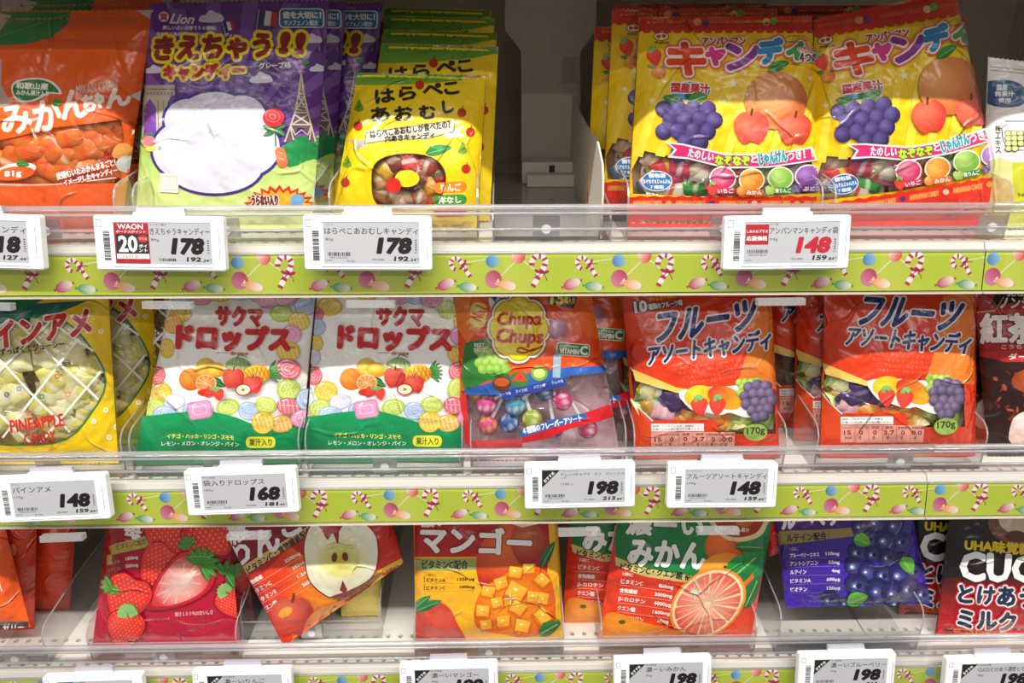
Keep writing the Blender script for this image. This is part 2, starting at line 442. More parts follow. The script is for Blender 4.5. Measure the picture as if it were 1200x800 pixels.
def sweet(A, x, y, rx, ry, rot, c, c2=0xF6EDE6):
    A.push(x, y, 1, rot)
    A.poly([(-rx + 1, 0), (-rx - 3, -2.4), (-rx - 2.4, 0), (-rx - 3, 2.4)], c); A.poly([(rx - 1, 0), (rx + 3, -2.4), (rx + 2.4, 0), (rx + 3, 2.4)], c)
    T = 20; P = [(rx * math.cos(2 * math.pi * k / T), ry * math.sin(2 * math.pi * k / T)) for k in range(T)]
    A.poly(P, ('l', -rx * .2, 0, rx, -ry * .3, c, c2)); A.pop()
def strip_tile():
    A = Art()
    A.rect(0, 0, 151, 46, ('l', 0, 0, 151, 10, 0xB9CC3C, 0xC6D252))
    A.rect(90, 0, 151, 46, ('l', 90, 0, 151, 0, 0xC6D252, 0xB9CC3C))
    # from the small cane (x=35) to the big cane (x=135)
    A.line([(40, 11), (72, 6)], .9, 0xF2F2E4); A.ell(76, 9, 8, 7.6, ('l', 68, 9, 85, 5, 0x3F86BE, 0x9CC8E0))
    A.line([(84, 28), (104, 9)], 1, 0xF2F2E4); A.line([(112, 8), (128, 20)], .9, 0xF2F2E4)
    A.ell(107, 3, 8.2, 9, ('l', 99, 0, 115, 6, 0xF6CFC0, 0xD8352C))
    cane(A, 34, 11, .78, -62); cane(A, 133, 12, 1.0, 0, flip=1)
    sweet(A, 20, 36, 10.5, 6.4, -20, 0xC02660); A.ell(77, 30, 10, 10.5, ('l', 70, 38, 84, 20, 0xD98AA4, 0xB8285C)); A.poly([(78, 36), (83, 29), (86, 37)], 0xF6DDE2)
    sweet(A, 46, 39, 10.5, 5.6, 6, 0x3E9C66); sweet(A, 93, 37, 11, 6, 12, 0xF2A45C)
    return A
tile = strip_tile()
def strip_mesh(x0, x1, z, phase):
    s = .0285 / 46; Vs, Cs = [], []; tw = 151 * s
    k = math.floor((x0 - phase) / tw)
    while phase + k * tw < x1:
        o = phase + k * tw; u0, u1 = max(0, (x0 - o) / s), min(151, (x1 - o) / s)
        P, C, Ly = tile.bake(None, [(u0, 0), (u1, 0), (u1, 46), (u0, 46)])
        X = o + P[:, 0] * s; q = P[:, 1] / 46
        Vs.append(np.stack([X, .0062 - .0062 * q - .0001 - Ly * .00003, z - .0285 * q], 1)); Cs.append(C); k += 1
    V = np.concatenate(Vs); C = np.concatenate(Cs)
    Fs = np.arange(len(V)).reshape(-1, 3); nn = np.cross(V[Fs[:, 1]] - V[Fs[:, 0]], V[Fs[:, 2]] - V[Fs[:, 0]])[:, 1] > 0
    Fs[nn] = Fs[nn][:, ::-1]
    return mesh('printed_strip', V, Fs, 'strip', C, wpos=V)
WHERE = ['above the top row', 'under the top row', 'under the middle row', 'under the bottom row']
phase = [0, (633 - 133) , (506 - 133), 0]
for i, z in enumerate(ZS):
    for side, (x0, x1) in enumerate(((X0 + .005, SEAM), (SEAM + .001, X1 - .005))):
        if side and i == 0: pass
        sd = ('left bay', 'right bay')[side]
        sh = empty('shelf', ((x0 + x1) / 2, .2, z), label=f'white perforated metal shelf {WHERE[i]} of bags, {sd}', cat='shelf')
        cx = Vector(sh.location)
        b = board_mesh(z + .006, x0, x1); b.v = [(p[0] - cx.x, p[1] - cx.y, p[2] - cx.z) for p in b.v]; b.build('board', 'shelf', sh)
        l = MB()
        l.prof([(y - cx.y, q) for y, q in ((.0135, .0062), (.0115, .0062), (.0098, .0050), (.0074, .0004), (.0074, -.0006), (.0090, -.0016), (.0135, -.0016))], x0 - cx.x, x1 - cx.x)
        l.build('front_lip', 'lip', sh, smooth=False)
        MB().box(x0 - cx.x, x1 - cx.x, .0105 - cx.y, .0125 - cx.y, -.028, -.0025).build('lip_backing', 'gap', sh)
        ra = empty('label_rail', ((x0 + x1) / 2, .006, z), label=f'clear rail with green candy cane strip {WHERE[i]}, {sd}', cat='shelf rail')
        c2 = ra.location; a, c = x0 - c2.x, x1 - c2.x
        if i == 1: ph = float(aty(600 - 66.5 - 133 + 133 - 34 - .0, 320, 0).x)
        sx = {0: 0, 1: 633, 2: 506, 3: 905}[i]
        xw = float(aty(sx, {0: 0, 1: 320, 2: 590, 3: 800}[i], .003).x) if i else 0
        ph = xw - 133 * .0285 / 46
        so = mobj('printed_strip', strip_mesh(x0, x1, z, ph), ra, loc=(-c2.x, -c2.y, -c2.z + z - z))
        MB().prof([(-.0082, -.0295), (-.0072, -.0295), (-.0012, .0), (-.0022, .0)], a, c).build('clear_cover', 'cover', ra)
        MB().prof([(-.0085, -.0306), (.004, -.0306), (.004, -.0296), (-.0085, -.0296)], a, c).build('bottom_ledge', 'ledge', ra)
        MB().prof([(-.001, 0), (0, 0), (.0045, .033), (.0035, .033)], a, c).build('clear_front', 'rail', ra)
        bd = MB(); bd.bead(.0042, .0332, .0024, a, c); bd.bead(.0036, .0288, .0013, a, c)
        bd.bead(.0024, .0175, .0012, a, c); bd.bead(.0, .0006, .0011, a, c)
        bd.build('moulded_bead', 'bead', ra, smooth=True)
# ------------------------------------------------------------------ electronic price tags
def barcode(A, x0, y0, x1, y1, vert=False, seed=1, c=0x222226):
    rnd = random.Random(seed); t = (y0 if vert else x0); e = (y1 if vert else x1)
    while t < e:
        d = rnd.choice((.5, .8, 1.2)); 
        A.rect(*((x0, t, x1, min(t + d, e)) if vert else (t, y0, min(t + d, e), y1)), c); t += d + rnd.choice((.5, .7, 1.1))
TAGN = 0
def price_tag(px, py, row, roll, name, maker, wt, price, sub, label, red=None, ribbon=False, name2=None, tilt=12, dy=0, pink=False, lower=True, small=False):
    global TAGN; TAGN += 1
    z = ZS[row]; c = onplane([(px, py)], (0, -.0075, z), np.array((0, -math.cos(R(tilt)), math.sin(R(tilt)))))[0]
    t = empty('price_tag', c, (R(-tilt), R(-roll), 0), label=label, cat='price tag')
    U = .0906 / 154; W2, H2 = 77 * U, 33 * U
    MB().rbox(-W2, W2, -.0045, .003, -H2, H2, .0022, ch=.0012).build('housing', 'white', t)
    x = lambda u: (u - 77) * U; zz = lambda v: (33 - v) * U
    b = MB()
    for q in ((21, 6, 141, 7.6), (21, 59.4, 141, 61), (21, 7.6, 22.4, 59.4), (139.6, 7.6, 141, 59.4)): b.box(x(q[0]), x(q[2]), -.0052, -.0044, zz(q[3]), zz(q[1]))
    b.build('bezel', 'white', t)
    MB().box(x(24), x(139.5), -.00475, -.0044, zz(57.5), zz(8.5)).build('screen', 'screen', t)
    A = Art(); ink = 0x26262A
    barcode(A, 11, 18, 19, 54, True, TAGN * 7, 0x3C3C44)
    for q in ((3.5, 5, 10, 5.7), (3.5, 13, 10, 13.7), (3.5, 5, 4.2, 13), (9.3, 5, 10, 13)): A.rect(*q, 0x9A9AA4)
    A.rect(148, 14, 148.7, 52, 0x8F94A8); A.rect(150.3, 17, 150.8, 55, 0xB8BCC8)
    sx = 26
    if red == 'points':
        A.rect(24.3, 8.8, 65.5, 57.2, 0xA4222C); A.text('WAON', 29, 10.2, 59, 16, 0xF2EDEC, bold=.35)
        A.text('ボーナスポイント', 27, 17.6, 62, 20.6, 0xF2EDEC, bold=.1)
        A.rrect(26, 22, 64.5, 45, 1, 0x29292C); A.text('20', 29, 24, 51, 43.5, 0xF4F2F0, off=.02, bold=.5)
        A.ell(58, 27.5, 6.2, 4.6, 0xB02A30); A.text('プラス', 53.4, 26, 62.6, 29, 0xF4F2F0)
        A.text('ポイ', 53, 34, 62.5, 38, 0xF4F2F0, bold=.15); A.text('ント', 53, 39.2, 62.5, 43.2, 0xF4F2F0, bold=.15)
        A.rect(26, 45.6, 64.5, 51.4, 0xE9E7E6); A.text('10/31まで', 33, 46.4, 58, 50.8, ink)
        sx = 67
    if red == 'support':
        A.rect(25, 10.5, 53.5, 35, 0xA4222C); A.text('しあわせプラス', 26.5, 17, 52, 20.5, 0xF2EDEC, bold=.1); A.text('応援価格', 26.5, 24.5, 52, 30, 0xF4F2F0, bold=.25)
        sx = 54.5
    if ribbon:
        A.poly([(24.3, 9), (49, 9), (24.3, 34)], 0x1E1E22); A.text('おすすめ', 24.5, 16.5, 43.5, 21, 0xEDEDED, -45, bold=.2)
    nx = sx + (24 if ribbon else 0)
    A.text(maker, nx, 9.2, nx + min(3.4 * len(maker), 30), 12, ink)
    e = 138
    if small:
        A.text(name, nx, 13.8, e, 17.6, ink, bold=.1); A.text(name2, nx, 18.8, nx + 8, 22, ink, bold=.1)
    else: A.text(name, nx, 14.2, min(e, nx + 10.5 * len(name)), 22.6, ink, bold=.12)
    A.text(wt, nx + .5, 27 - (0 if not small else -.5), nx + 3 * len(wt) + (6 if small else 1), 31, ink)
    pc = 0xB01F30 if pink else 0x141416
    A.text(price, 90 if red != 'points' else 93, 26.8, 129.5, 45.2, pc, off=.022, bold=1.9, skew=.18)
    A.text(sub[0], 109 - (0), 48.8, 126, 54.2, pc if 0 else 0x141416, off=.02, bold=.35, skew=.16); A.text(sub[1], 127.2, 51.2, 135, 54.4, 0x141416, bold=.25, skew=.16)
    A.text('円', 135.8, 50.8, 138.4, 53.8, ink); A.text('円', 133.4, 42.6, 136.6, 45.4, ink)
    for k in range(5): A.rect(134, 28.5 + 2.8 * k, 136.4, 30.1 + 2.8 * k, 0x55555C)
    A.text('（税込価格）', 82, 51.2, 97, 54, ink)
    bx = 27 if red != 'points' else 78
    if red == 'support': barcode(A, 28, 41, 54, 45.5, False, TAGN); A.text('4902555148103', 30, 46.6, 52, 48.6, ink)
    elif red == 'points': barcode(A, 76, 50.4, 104 - 8, 54, False, TAGN)
    else: barcode(A, 29, 44, 56, 48.5, False, TAGN); A.text('4901351021', 31, 49.4, 53, 51.4, ink)
    A.rect(26, 53.6, 34, 54.2, ink); A.text('税1 税込', 52, 53.4, 62, 55.8, ink) if red is None else None
    A.flat('printing', lambda P: np.stack([x(P[:, 0]), np.full(len(P), -.00478), zz(P[:, 1])], 1), t, base=.0, step=.00001)
    # the side print sits on the housing face, the rest on the screen: both faces are within 0.3 mm
    MB().prof([(-.001, H2 - .001), (.004, H2 - .001), (.004, H2 + .0055), (.001, H2 + .0055)], -17 * U * 1.7, 17 * U * 1.7).build('top_clip', 'clip', t)
    MB().prof([(-.004, H2 + .0002), (.001, H2 + .0002), (.001, H2 + .0024), (-.002, H2 + .0024)], -17 * U * 1.75, 17 * U * 1.75).build('clip_tab', 'white', t)
    if lower:
        d = math.cos(R(tilt)); zb = -(c[2] - (z - .0285)) / d - .002
        MB().box(-.0175, .0175, -.0005, .006, zb - .0042, zb + .001).build('rail_clip', 'edge', t)
    return t
price_tag(-24, 282, 1, -2, 'みかんちゃんキャンディ', '扇雀飴', '81g', '118', ('127', '.44'), 'white price tag cut by the left edge under the orange bag, top rail')
price_tag(190, 285, 1, -1.0, 'きえちゃうキャンディー', 'ライオン菓子', '89g', '178', ('192', '.24'), 'white price tag with red 20 points panel and the price 178', red='points')
price_tag(432, 284.5, 1, -.6, 'はらぺこあおむしキャンディ', 'パイン', '80g', '178', ('192', '.24'), 'white price tag with plain grey screen and the price 178 under the yellow bag')
price_tag(920, 284, 1, .4, 'アンパンマンキャンディ袋', '不二家', '93g', '148', ('159', '.84'), 'white price tag with red panel and red digits 148', red='support', pink=True)
price_tag(64, 582, 2, 2.0, 'パインアメ', 'パイン', '110g', '148', ('159', '.84'), 'white price tag reading 148 under the pineapple candy bag, middle rail')
price_tag(285, 574, 2, 1.6, '袋入りドロップス', 'サクマ製菓', '105g', '168', ('181', '.44'), 'white price tag reading 168 under the white drops bags')
price_tag(679, 567, 2, .8, 'チュッパチャプス　ミニ　アソートパ', 'クラシエフーズ', '15個入', '198', ('213', '.84'), 'white price tag reading 198 with black corner, under the lollipop bag', ribbon=True, name2='ック', small=True)
price_tag(845, 567, 2, -.2, 'フルーツアソートキャンディ', 'トップバリュ', '170g', '148', ('159', '.84'), 'white price tag reading 148 under the orange assorted fruit bag in the middle row')
price_tag(113, 811, 3, 1, '濃ーいいちご', '佐久間製菓', '84g', '198', ('213', '.84'), 'white price tag under the strawberry bag, leftmost on the bottom rail', ribbon=True)
price_tag(286, 804, 3, .5, '濃ーいりんご', '佐久間製菓', '84g', '198', ('213', '.84'), 'white price tag under the apple bag on the bottom rail', ribbon=True)
price_tag(526.5, 797, 3, .8, '濃ーいマンゴー', '佐久間製菓', '86g', '198', ('213', '.84'), 'white price tag under the mango bag on the bottom rail', ribbon=True)
price_tag(775.5, 790, 3, 1.0, '濃ーいみかん', '佐久間製菓', '86g', '198', ('213', '.84'), 'white price tag under the green and red orange-fruit bag on the bottom rail', ribbon=True)
price_tag(990, 785, 3, .4, '濃ーいブルーベリー', '佐久間製菓', '84g', '198', ('213', '.84'), 'white price tag under the purple blueberry bag on the bottom rail', ribbon=True)
price_tag(1161, 790, 3, .6, 'CUCUとけあう濃密とミルク', 'UHA味覚糖', '80g', '198', ('213', '.84'), 'white price tag under the black and red bag, rightmost on the bottom rail', ribbon=True)
# ------------------------------------------------------------------ printed bags
def homog(q):
    """unit square -> quad; q = TL TR BR BL with (a,b): BL(0,0) BR(1,0) TR(1,1) TL(0,1)"""
    src = [(0, 1), (1, 1), (1, 0), (0, 0)]; A = []; B = []
    for (x, y), (u, v) in zip(src, q):
        A += [[x, y, 1, 0, 0, 0, -u * x, -u * y], [0, 0, 0, x, y, 1, -v * x, -v * y]]; B += [u, v]
    h = np.linalg.solve(np.array(A, float), np.array(B, float)); return np.append(h, 1).reshape(3, 3)
def happ(H, P): q = np.c_[P, np.ones(len(P))] @ H.T; return q[:, :2] / q[:, 2:3]
BAGS = {}
class Bag:
    """a filled film bag: a real pillow shape standing on the shelf, leaning back a little.
    corners TL TR BR BL are where the photograph shows them; y of None means on the shelf."""
    def __init__(s, quad, y0, row, label, group=None, lean=9, yaw=0, full=.016, color=0xFFFFFF, back=None, window=False, seed=0, name='candy_bag', low=.85, lift=0, pw=5, cat='candy bag'):
        fz = ZS[row] + .0064 + lift; s.full, s.low, s.window, s.seed, s.row, s.pw = full, low, window, seed, row, pw
        s.lean, s.yaw, s.back = lean, yaw, back if back is not None else color; s.color = color
        ca, sa = math.cos(R(-lean)), math.sin(R(-lean)); Rx = np.array([[1, 0, 0], [0, ca, -sa], [0, sa, ca]])
        c, n = math.cos(R(yaw)), math.sin(R(yaw)); s.B = np.array([[c, -n, 0], [n, c, 0], [0, 0, 1]]) @ Rx
        s.Nw = -s.B[:, 1]
        xs = [q[0] for q in quad]; xm = (min(xs) + max(xs)) / 2
        d = rays([(xm, 400)])[0]
        x0 = onplane([(xm, 330 if row == 1 else 560 if row == 2 else 760)], (0, y0, 0), np.array((0, 1., 0)))[0][0]
        s.P0 = np.array((x0, y0, fz))
        L = []
        for (px, py) in quad:
            if py is None:
                lo, hi = -1.2, 1.2
                for _ in range(40):
                    m = (lo + hi) / 2
                    if topix(s.P0 + m * s.B[:, 0])[0][0] < px: lo = m
                    else: hi = m
                L.append((lo, 0.0))
            else: L.append(tuple(s.loc([(px, py)], flat=True)[0]))
        s.q = np.array(L); s.H = homog(s.q); s.Hi = np.linalg.inv(s.H)
        # re-centre the origin under the bag
        mx = (s.q[2, 0] + s.q[3, 0]) / 2; s.P0 = s.P0 + s.B[:, 0] * mx; s.q[:, 0] -= mx; s.H = homog(s.q); s.Hi = np.linalg.inv(s.H)
        s.A = Art(); s.label, s.group, s.name, s.cat = label, group, name, cat; s.cand = []
    def ab(s, P): return np.clip(happ(s.Hi, P), 0, 1)
    def h(s, P):
        g = s.ab(P); a, b = g[:, 0], g[:, 1]
        return s.full * (1 - np.abs(2 * a - 1) ** s.pw) ** .9 * np.sin(math.pi * np.clip((b - .035) / .93, 0, 1) ** s.low) ** .75
    def dev(s, P):
        """soft dents"""
        k = s.seed * 1.7; x, z = P[:, 0] * 1000, P[:, 1] * 1000; g = s.ab(P)
        e = np.clip(8 * g[:, 0] * (1 - g[:, 0]), 0, 1)
        return e * .0007 * (np.sin(x / 17 + k) * np.sin(z / 21 + 2 * k) + .6 * np.sin(x / 11 - z / 13 + k))
    def loc(s, p, flat=False):
        O = (np.array(CAM) - s.P0) @ s.B; D = rays(p) @ s.B; hh = np.zeros(len(D))
        for _ in range(1 if flat else 5):
            t = (-hh - O[1]) / D[:, 1]; X = O + D * t[:, None]; P = X[:, [0, 2]]
            if not flat: hh = s.h(P)
        return P
    def surf(s, P, lift):
        hh = s.h(P) + s.dev(P) + lift; V = np.stack([P[:, 0], -hh, P[:, 1]], 1)
        e = .0008; f = lambda dx, dz: s.h(P + (dx, dz)) + s.dev(P + (dx, dz))
        gx = (f(e, 0) - f(-e, 0)) / (2 * e); gz = (f(0, e) - f(0, -e)) / (2 * e)
        n = np.stack([-gx, -np.ones(len(P)), -gz], 1); n /= np.linalg.norm(n, axis=1)[:, None]
        return V, n
    def pix(s):
        """corner quad in pixels of the flat plane"""
        W = np.stack([s.q[:, 0], np.zeros(4), s.q[:, 1]], 1) @ s.B.T + s.P0; return topix(W)
    def bagart(s):
        """whole front in the picture coordinates used for the art"""
        return s.A
    def fill(s, col, i=0): q = s.pix(); s.A.poly([tuple(v) for v in q], col)
    def build(s):
        root = empty(s.name, s.P0, (R(-s.lean), 0, R(s.yaw)), s.label, s.cat, s.group); s.root = root
        W = np.linalg.norm(s.q[2] - s.q[3]); Hh = np.linalg.norm(s.q[0] - s.q[3]); so = np.array((s.seed * .37, s.seed * .21, s.seed * .53))
        def sheet(nu, nv, back):
            a, b = np.meshgrid(np.linspace(0, 1, nu + 1), np.linspace(0, 1, nv + 1)); b = b.copy()
            z = .0013 / Hh; b[-1, 1::2] -= z; b[0, 1::2] += z
            P = happ(s.H, np.stack([a.ravel(), b.ravel()], 1)); V, n = s.surf(P, 0)
            if back: V[:, 1] *= -.55; V[:, 1] += .0003; n = n * (1, -1, 1)
            i = np.arange(nu * nv); r = i // nu * (nu + 1) + i % nu
            Fq = np.stack([r, r + 1, r + nu + 2, r + nu + 1], 1)
            return V, n, (Fq[:, ::-1] if back else Fq)
        nu, nv = max(8, int(W / .0019)) // 2 * 2, max(10, int(Hh / .0045))
        V, n, Fq = sheet(nu, nv, False); V2, n2, F2 = sheet(nu, max(8, nv // 3), True)
        if s.window:
            mobj('clear_film', mesh('clear_film', V, Fq, 'window', None, n, V + so), root)
            mobj('back_film', mesh('back_film', V2, F2, 'film', np.broadcast_to(lin(s.back), (len(V2), 3)), n2, V2 + so), root)
        else:
            C = np.concatenate([np.broadcast_to(lin(s.color), (len(V), 3)), np.broadcast_to(lin(s.back), (len(V2), 3))])
            mobj('film', mesh('film', np.concatenate([V, V2]), np.concatenate([Fq, F2 + len(V)]), 'film', C, np.concatenate([n, n2]), np.concatenate([V, V2]) + so), root)
        if s.A.items:
            q = s.pix(); c = q.mean(0); q = c + (q - c) * .997
            # the bulge parallax moves the outline of the art a little: clip generously, then clamp to the bag
            P, C, Ly = s.A.bake(4.6, c + (q - c) * 1.0)
            PL = s.loc(P); g = happ(s.Hi, PL); g = np.clip(g, (.004, .006), (.996, .994)); PL = happ(s.H, g)
            V, n = s.surf(PL, 0); V = V + n * (.00018 + .00006 * Ly)[:, None]
            Fs = np.arange(len(V)).reshape(-1, 3); nn = np.einsum('ij,ij->i', np.cross(V[Fs[:, 1]] - V[Fs[:, 0]], V[Fs[:, 2]] - V[Fs[:, 0]]), n[Fs[:, 0]]) < 0
            Fs[nn] = Fs[nn][:, ::-1]
            area2 = np.linalg.norm(np.cross(V[Fs[:, 1]] - V[Fs[:, 0]], V[Fs[:, 2]] - V[Fs[:, 0]]), axis=1); Fs = Fs[area2 > 1e-12]
            mobj('printing', mesh('printing', V, Fs, 'film', C, n, V + so), root)
        if s.cand and s.cand[0][0] != 'pop':      # a second, deeper layer of the same sweets
            rq = random.Random(s.seed)
            s.cand += [(k, x + rq.uniform(-9, 9), y + rq.uniform(-7, 7), z * 1.02, r_ + 70, c_, d_) for k, x, y, z, r_, c_, d_ in list(s.cand)[:40]]
        for kind, px, py, sz, rot, c1, c2 in s.cand:
            P = s.loc([(px, py)]); c = happ(s.H, np.array([[.5, .45]])); wd = .013 * sz if kind != 'pop' else .009
            for _ in range(14):
                ring = np.concatenate([P + (wd * math.cos(t), wd * math.sin(t)) for t in (0, 1.57, 3.14, 4.71)])
                if (s.h(ring)).min() > .0062: break
                P = P + (c - P) * .12
            hh = float((s.h(P) + s.dev(P))[0]); hmin = float(s.h(ring).min())
            me = candy_mesh(kind, c1, c2); nm = {'wrap': 'wrapped_candy', 'twist': 'wrapped_candy', 'pop': 'lollipop'}[kind]
            th = min(1.0, hmin / .009)
            o = mobj(nm, me, root, loc=(P[0][0], -(hmin - .0052 * th) + (.0012 * (len(root.children) % 3)), P[0][1]))
            o.rotation_euler = (0, R(rot), 0); o.scale = (sz, th, sz)
            if kind == 'pop':
                # the stick points to wherever there is room for it inside the bag
                d = (c - P)[0]; o.rotation_euler = (0, math.atan2(-d[0], -d[1]) + R((rot * 37) % 50 - 25), 0)
                mobj('stick', stick_mesh(), o)
        return root
    def again(s, dpx, dy, label, group=None, lean=None, yaw=None, roll=0, dz=0, row=None):
        """another bag of the same kind, dpx to the side (in metres) and dy deeper"""
        r = s.root.copy(); COL.objects.link(r); r.location = (s.P0[0] + dpx, s.P0[1] + dy, s.P0[2] + dz)
        r.rotation_euler = (R(-(s.lean if lean is None else lean)), R(roll), R(s.yaw if yaw is None else yaw)); r['label'] = label
        if group: r['group'] = group
        for ch in list(s.root.children):
            if ch.name.split('.')[0] in ('wrapped_candy', 'lollipop') and dy > .05: continue
            c = ch.copy(); COL.objects.link(c); c.parent = r
            for g in ch.children:
                d = g.copy(); COL.objects.link(d); d.parent = c
        return r
_cm = {}
def candy_mesh(kind, c1, c2):
    k = (kind, c1, c2)
    if k in _cm: return _cm[k]
    if kind == 'wrap':      # pillow pack 31 x 20 mm with crimped ends
        nx, nz = 16, 8; V = []; C = []
        for sgn in (-1, 1):
            for j in range(nz + 1):
                for i in range(nx + 1):
                    u, v = 2 * i / nx - 1, 2 * j / nz - 1; e = max(0, 1 - abs(u / .72) ** 4) ** .5 if abs(u) < .72 else 0
                    w = .0095 * (1 - .10 * (1 - e)); x = u * .0155 + (.0006 if j % 2 and abs(u) > .99 else 0) * (1 if u > 0 else -1)
                    y = sgn * .0052 * e * (1 - abs(v) ** 2.5) ** .6; V.append((x, y, v * w))
                    C.append(lin(c2) if (abs(u) > .78 or abs(u + .1) < .14) else lin(c1))
        n = (nx + 1) * (nz + 1); Fq = []
        for sgn in (0, 1):
            for j in range(nz):
                for i in range(nx):
                    a = sgn * n + j * (nx + 1) + i; q = (a, a + 1, a + nx + 2, a + nx + 1); Fq.append(q if sgn == 0 else q[::-1])
    elif kind == 'twist':   # round sweet with twisted ends
        V = []; C = []; nu, nv = 12, 16
        for i in range(nv + 1):
            u = 2 * i / nv - 1; r = .0075 * math.sqrt(max(0, 1 - (u / .55) ** 2)) if abs(u) < .53 else .0018 + .0055 * (abs(u) - .53) / .47
            for j in range(nu):
                t = 2 * math.pi * j / nu; rr = r * (1 + (.25 * (j % 2) if abs(u) > .6 else 0)); V.append((u * .0165, rr * math.cos(t) * .8, rr * math.sin(t)))
                C.append(lin(c2) if abs(u) > .5 or j % 4 == 0 else lin(c1))
        Fq = [(i * nu + j, i * nu + (j + 1) % nu, (i + 1) * nu + (j + 1) % nu, (i + 1) * nu + j) for i in range(nv) for j in range(nu)]
    else:                   # lollipop head in a wrapper
        V = []; C = []; nu, nv = 14, 10
        for i in range(nv + 1):
            ph = math.pi * i / nv
            for j in range(nu):
                t = 2 * math.pi * j / nu; V.append((.0088 * math.sin(ph) * math.cos(t), .0062 * math.sin(ph) * math.sin(t), .0088 * math.cos(ph)))
                C.append(lin(c2) if (j + i // 2) % 4 == 0 and 1 < i < nv - 1 else lin(c1))
        Fq = [(i * nu + j, i * nu + (j + 1) % nu, (i + 1) * nu + (j + 1) % nu, (i + 1) * nu + j) for i in range(nv) for j in range(nu)]
    V = np.array(V); me = mesh('wrapped_candy', V, [tuple(q) for q in Fq], 'foil', np.array(C), wpos=V * 2 + hash(k) % 7, smooth=True)
    _cm[k] = me; return me
_sm = []
def stick_mesh():
    if not _sm:
        b = MB().tube([(0, 0, -.006), (0, 0, -.036)], .0017, 8); me = bpy.data.meshes.new('stick'); me.from_pydata(b.v, [], b.f); me.materials.append(M['white']); _sm.append(me)
    return _sm[0]

# ------------------------------------------------------------------ printed fruit and motifs (flat print, in art units)
def leaf(A, x, y, L, w, rot, c=0x2E8B3A, c2=0x1D6B2C):
    A.push(x, y, 1, rot); A.poly([(0, 0), (L * .3, -w), (L * .7, -w * .8), (L, 0), (L * .65, w * .6), (L * .25, w * .7)], ('l', 0, -w, 0, w, c, c2), 4)
    A.line([(L * .05, 0), (L * .85, 0)], max(.5, w * .12), 0x8CC070); A.pop()
def orange(A, x, y, r, c=0xF58A1E, c2=0xE0600E, hl=0xFFC060):
    A.ell(x, y, r, r * .94, ('r', x - r * .3, y - r * .3, r * 1.3, hl, c2), n=24)
def slice_(A, x, y, rx, ry, rot, pulp=0xE83A20, rind=0xF59030, pith=0xFBE3C0, n=11, pulp2=None):
    A.push(x, y, 1, rot); A.ell(0, 0, rx, ry, rind, n=28); A.ell(0, 0, rx * .93, ry * .93, pith, n=28)
    for k in range(n):
        a0, a1 = 2 * math.pi * (k + .07) / n, 2 * math.pi * (k + .93) / n; P = [(rx * .07 * math.cos((a0 + a1) / 2), ry * .07 * math.sin((a0 + a1) / 2))]
        P += [(rx * .86 * math.cos(a0 + (a1 - a0) * j / 4), ry * .86 * math.sin(a0 + (a1 - a0) * j / 4)) for j in range(5)]
        A.poly(P, ('r', 0, 0, rx, pulp2 or 0xF9A080, pulp))
    A.pop()
def strawberry(A, x, y, r, rot=0, cut=False, leaves=True, c=0xE0182A, seeds=True):
    A.push(x, y, r, rot)
    P = [(0, -.85), (.55, -.95), (.95, -.55), (.9, .05), (.55, .7), (.1, 1.15), (-.1, 1.15), (-.55, .7), (-.9, .05), (-.95, -.55), (-.55, -.95)]
    if r > 12: A.poly([(x * 1.05, y * 1.05) for x, y in P], 0x8A0A16, 3)
    A.poly(P, ('r', -.3, -.4, 1.8, 0xF4403C if not cut else 0xE8283C, c if not cut else 0xC01024), 3)
    if cut:
        A.poly([(a * .86, b * .86) for a, b in P], ('r', 0, 0, 1.0, 0xF7D9C8, 0xE43440), 3)
        A.poly([(0, -.6), (.22, 0), (0, .7), (-.22, 0)], ('l', 0, -.6, 0, .7, 0xF3E9D2, 0xE8909A), 3)
        for k in range(10): t = 2 * math.pi * k / 10; A.line([(.3 * math.cos(t), .4 * math.sin(t)), (.68 * math.cos(t), .78 * math.sin(t))], .04, 0xF6C4BC)
    elif seeds:
        for i in range(-4, 5):
            for j in range(-5, 8):
                u, v = i * .21 + (.105 if j % 2 else 0), j * .15
                if abs(u) < .82 - max(0, v) * .6 and v < .95: A.ell(u, v, .026, .042, 0xF0A850, n=6)
    if leaves:
        for k in range(7): leaf(A, 0, -.85, .62, .16, 200 + 140 * k / 6 - 20, 0x58A838, 0x2C7A26)
    A.pop()
def berry(A, x, y, r, c=0x2B2D6E, hl=0x8E96C8, crown=True):
    A.ell(x, y, r, r * .95, ('r', x + r * .15, y + r * .3, r * .95, 0x4A4E92, c), n=16); A.ell(x - r * .15, y + r * .12, r * .42, r * .36, ('r', x - r * .15, y + r * .12, r * .42, hl, 0x40448A), n=10); A.ell(x - r * .2, y + r * .12, r * .14, r * .12, 0xEEF0FA, n=8)
    if crown:
        A.poly([(x + r * (.34 if k % 2 else .18) * math.cos(k * math.pi / 5) + r * .15, y + r * (.34 if k % 2 else .18) * math.sin(k * math.pi / 5) + r * .1) for k in range(10)], 0x1A1A3E)
def grapes(A, pts, r, c=0x4B2A66, hl=0xA98CC0):
    for x, y in pts: A.ell(x, y, r, r, ('r', x - r * .3, y - r * .35, r * 1.25, hl, c), n=14)
def cluster(x, y, r, rows):
    return [(x + (i - (n - 1) / 2) * r * 1.6 + (j % 2) * .01, y + j * r * 1.45) for j, n in enumerate(rows) for i in range(n)]
def apple(A, x, y, r, c=0xC8161E, hl=0xF07058):
    A.push(x, y, r); A.poly([(0, -.75), (.45, -.95), (.95, -.5), (.95, .2), (.5, .9), (0, .8), (-.5, .9), (-.95, .2), (-.95, -.5), (-.45, -.95)], ('r', -.35, -.35, 1.5, hl, c), 3)
    A.line([(0, -.7), (.08, -1.15)], .12, 0x6A3A18); A.pop()
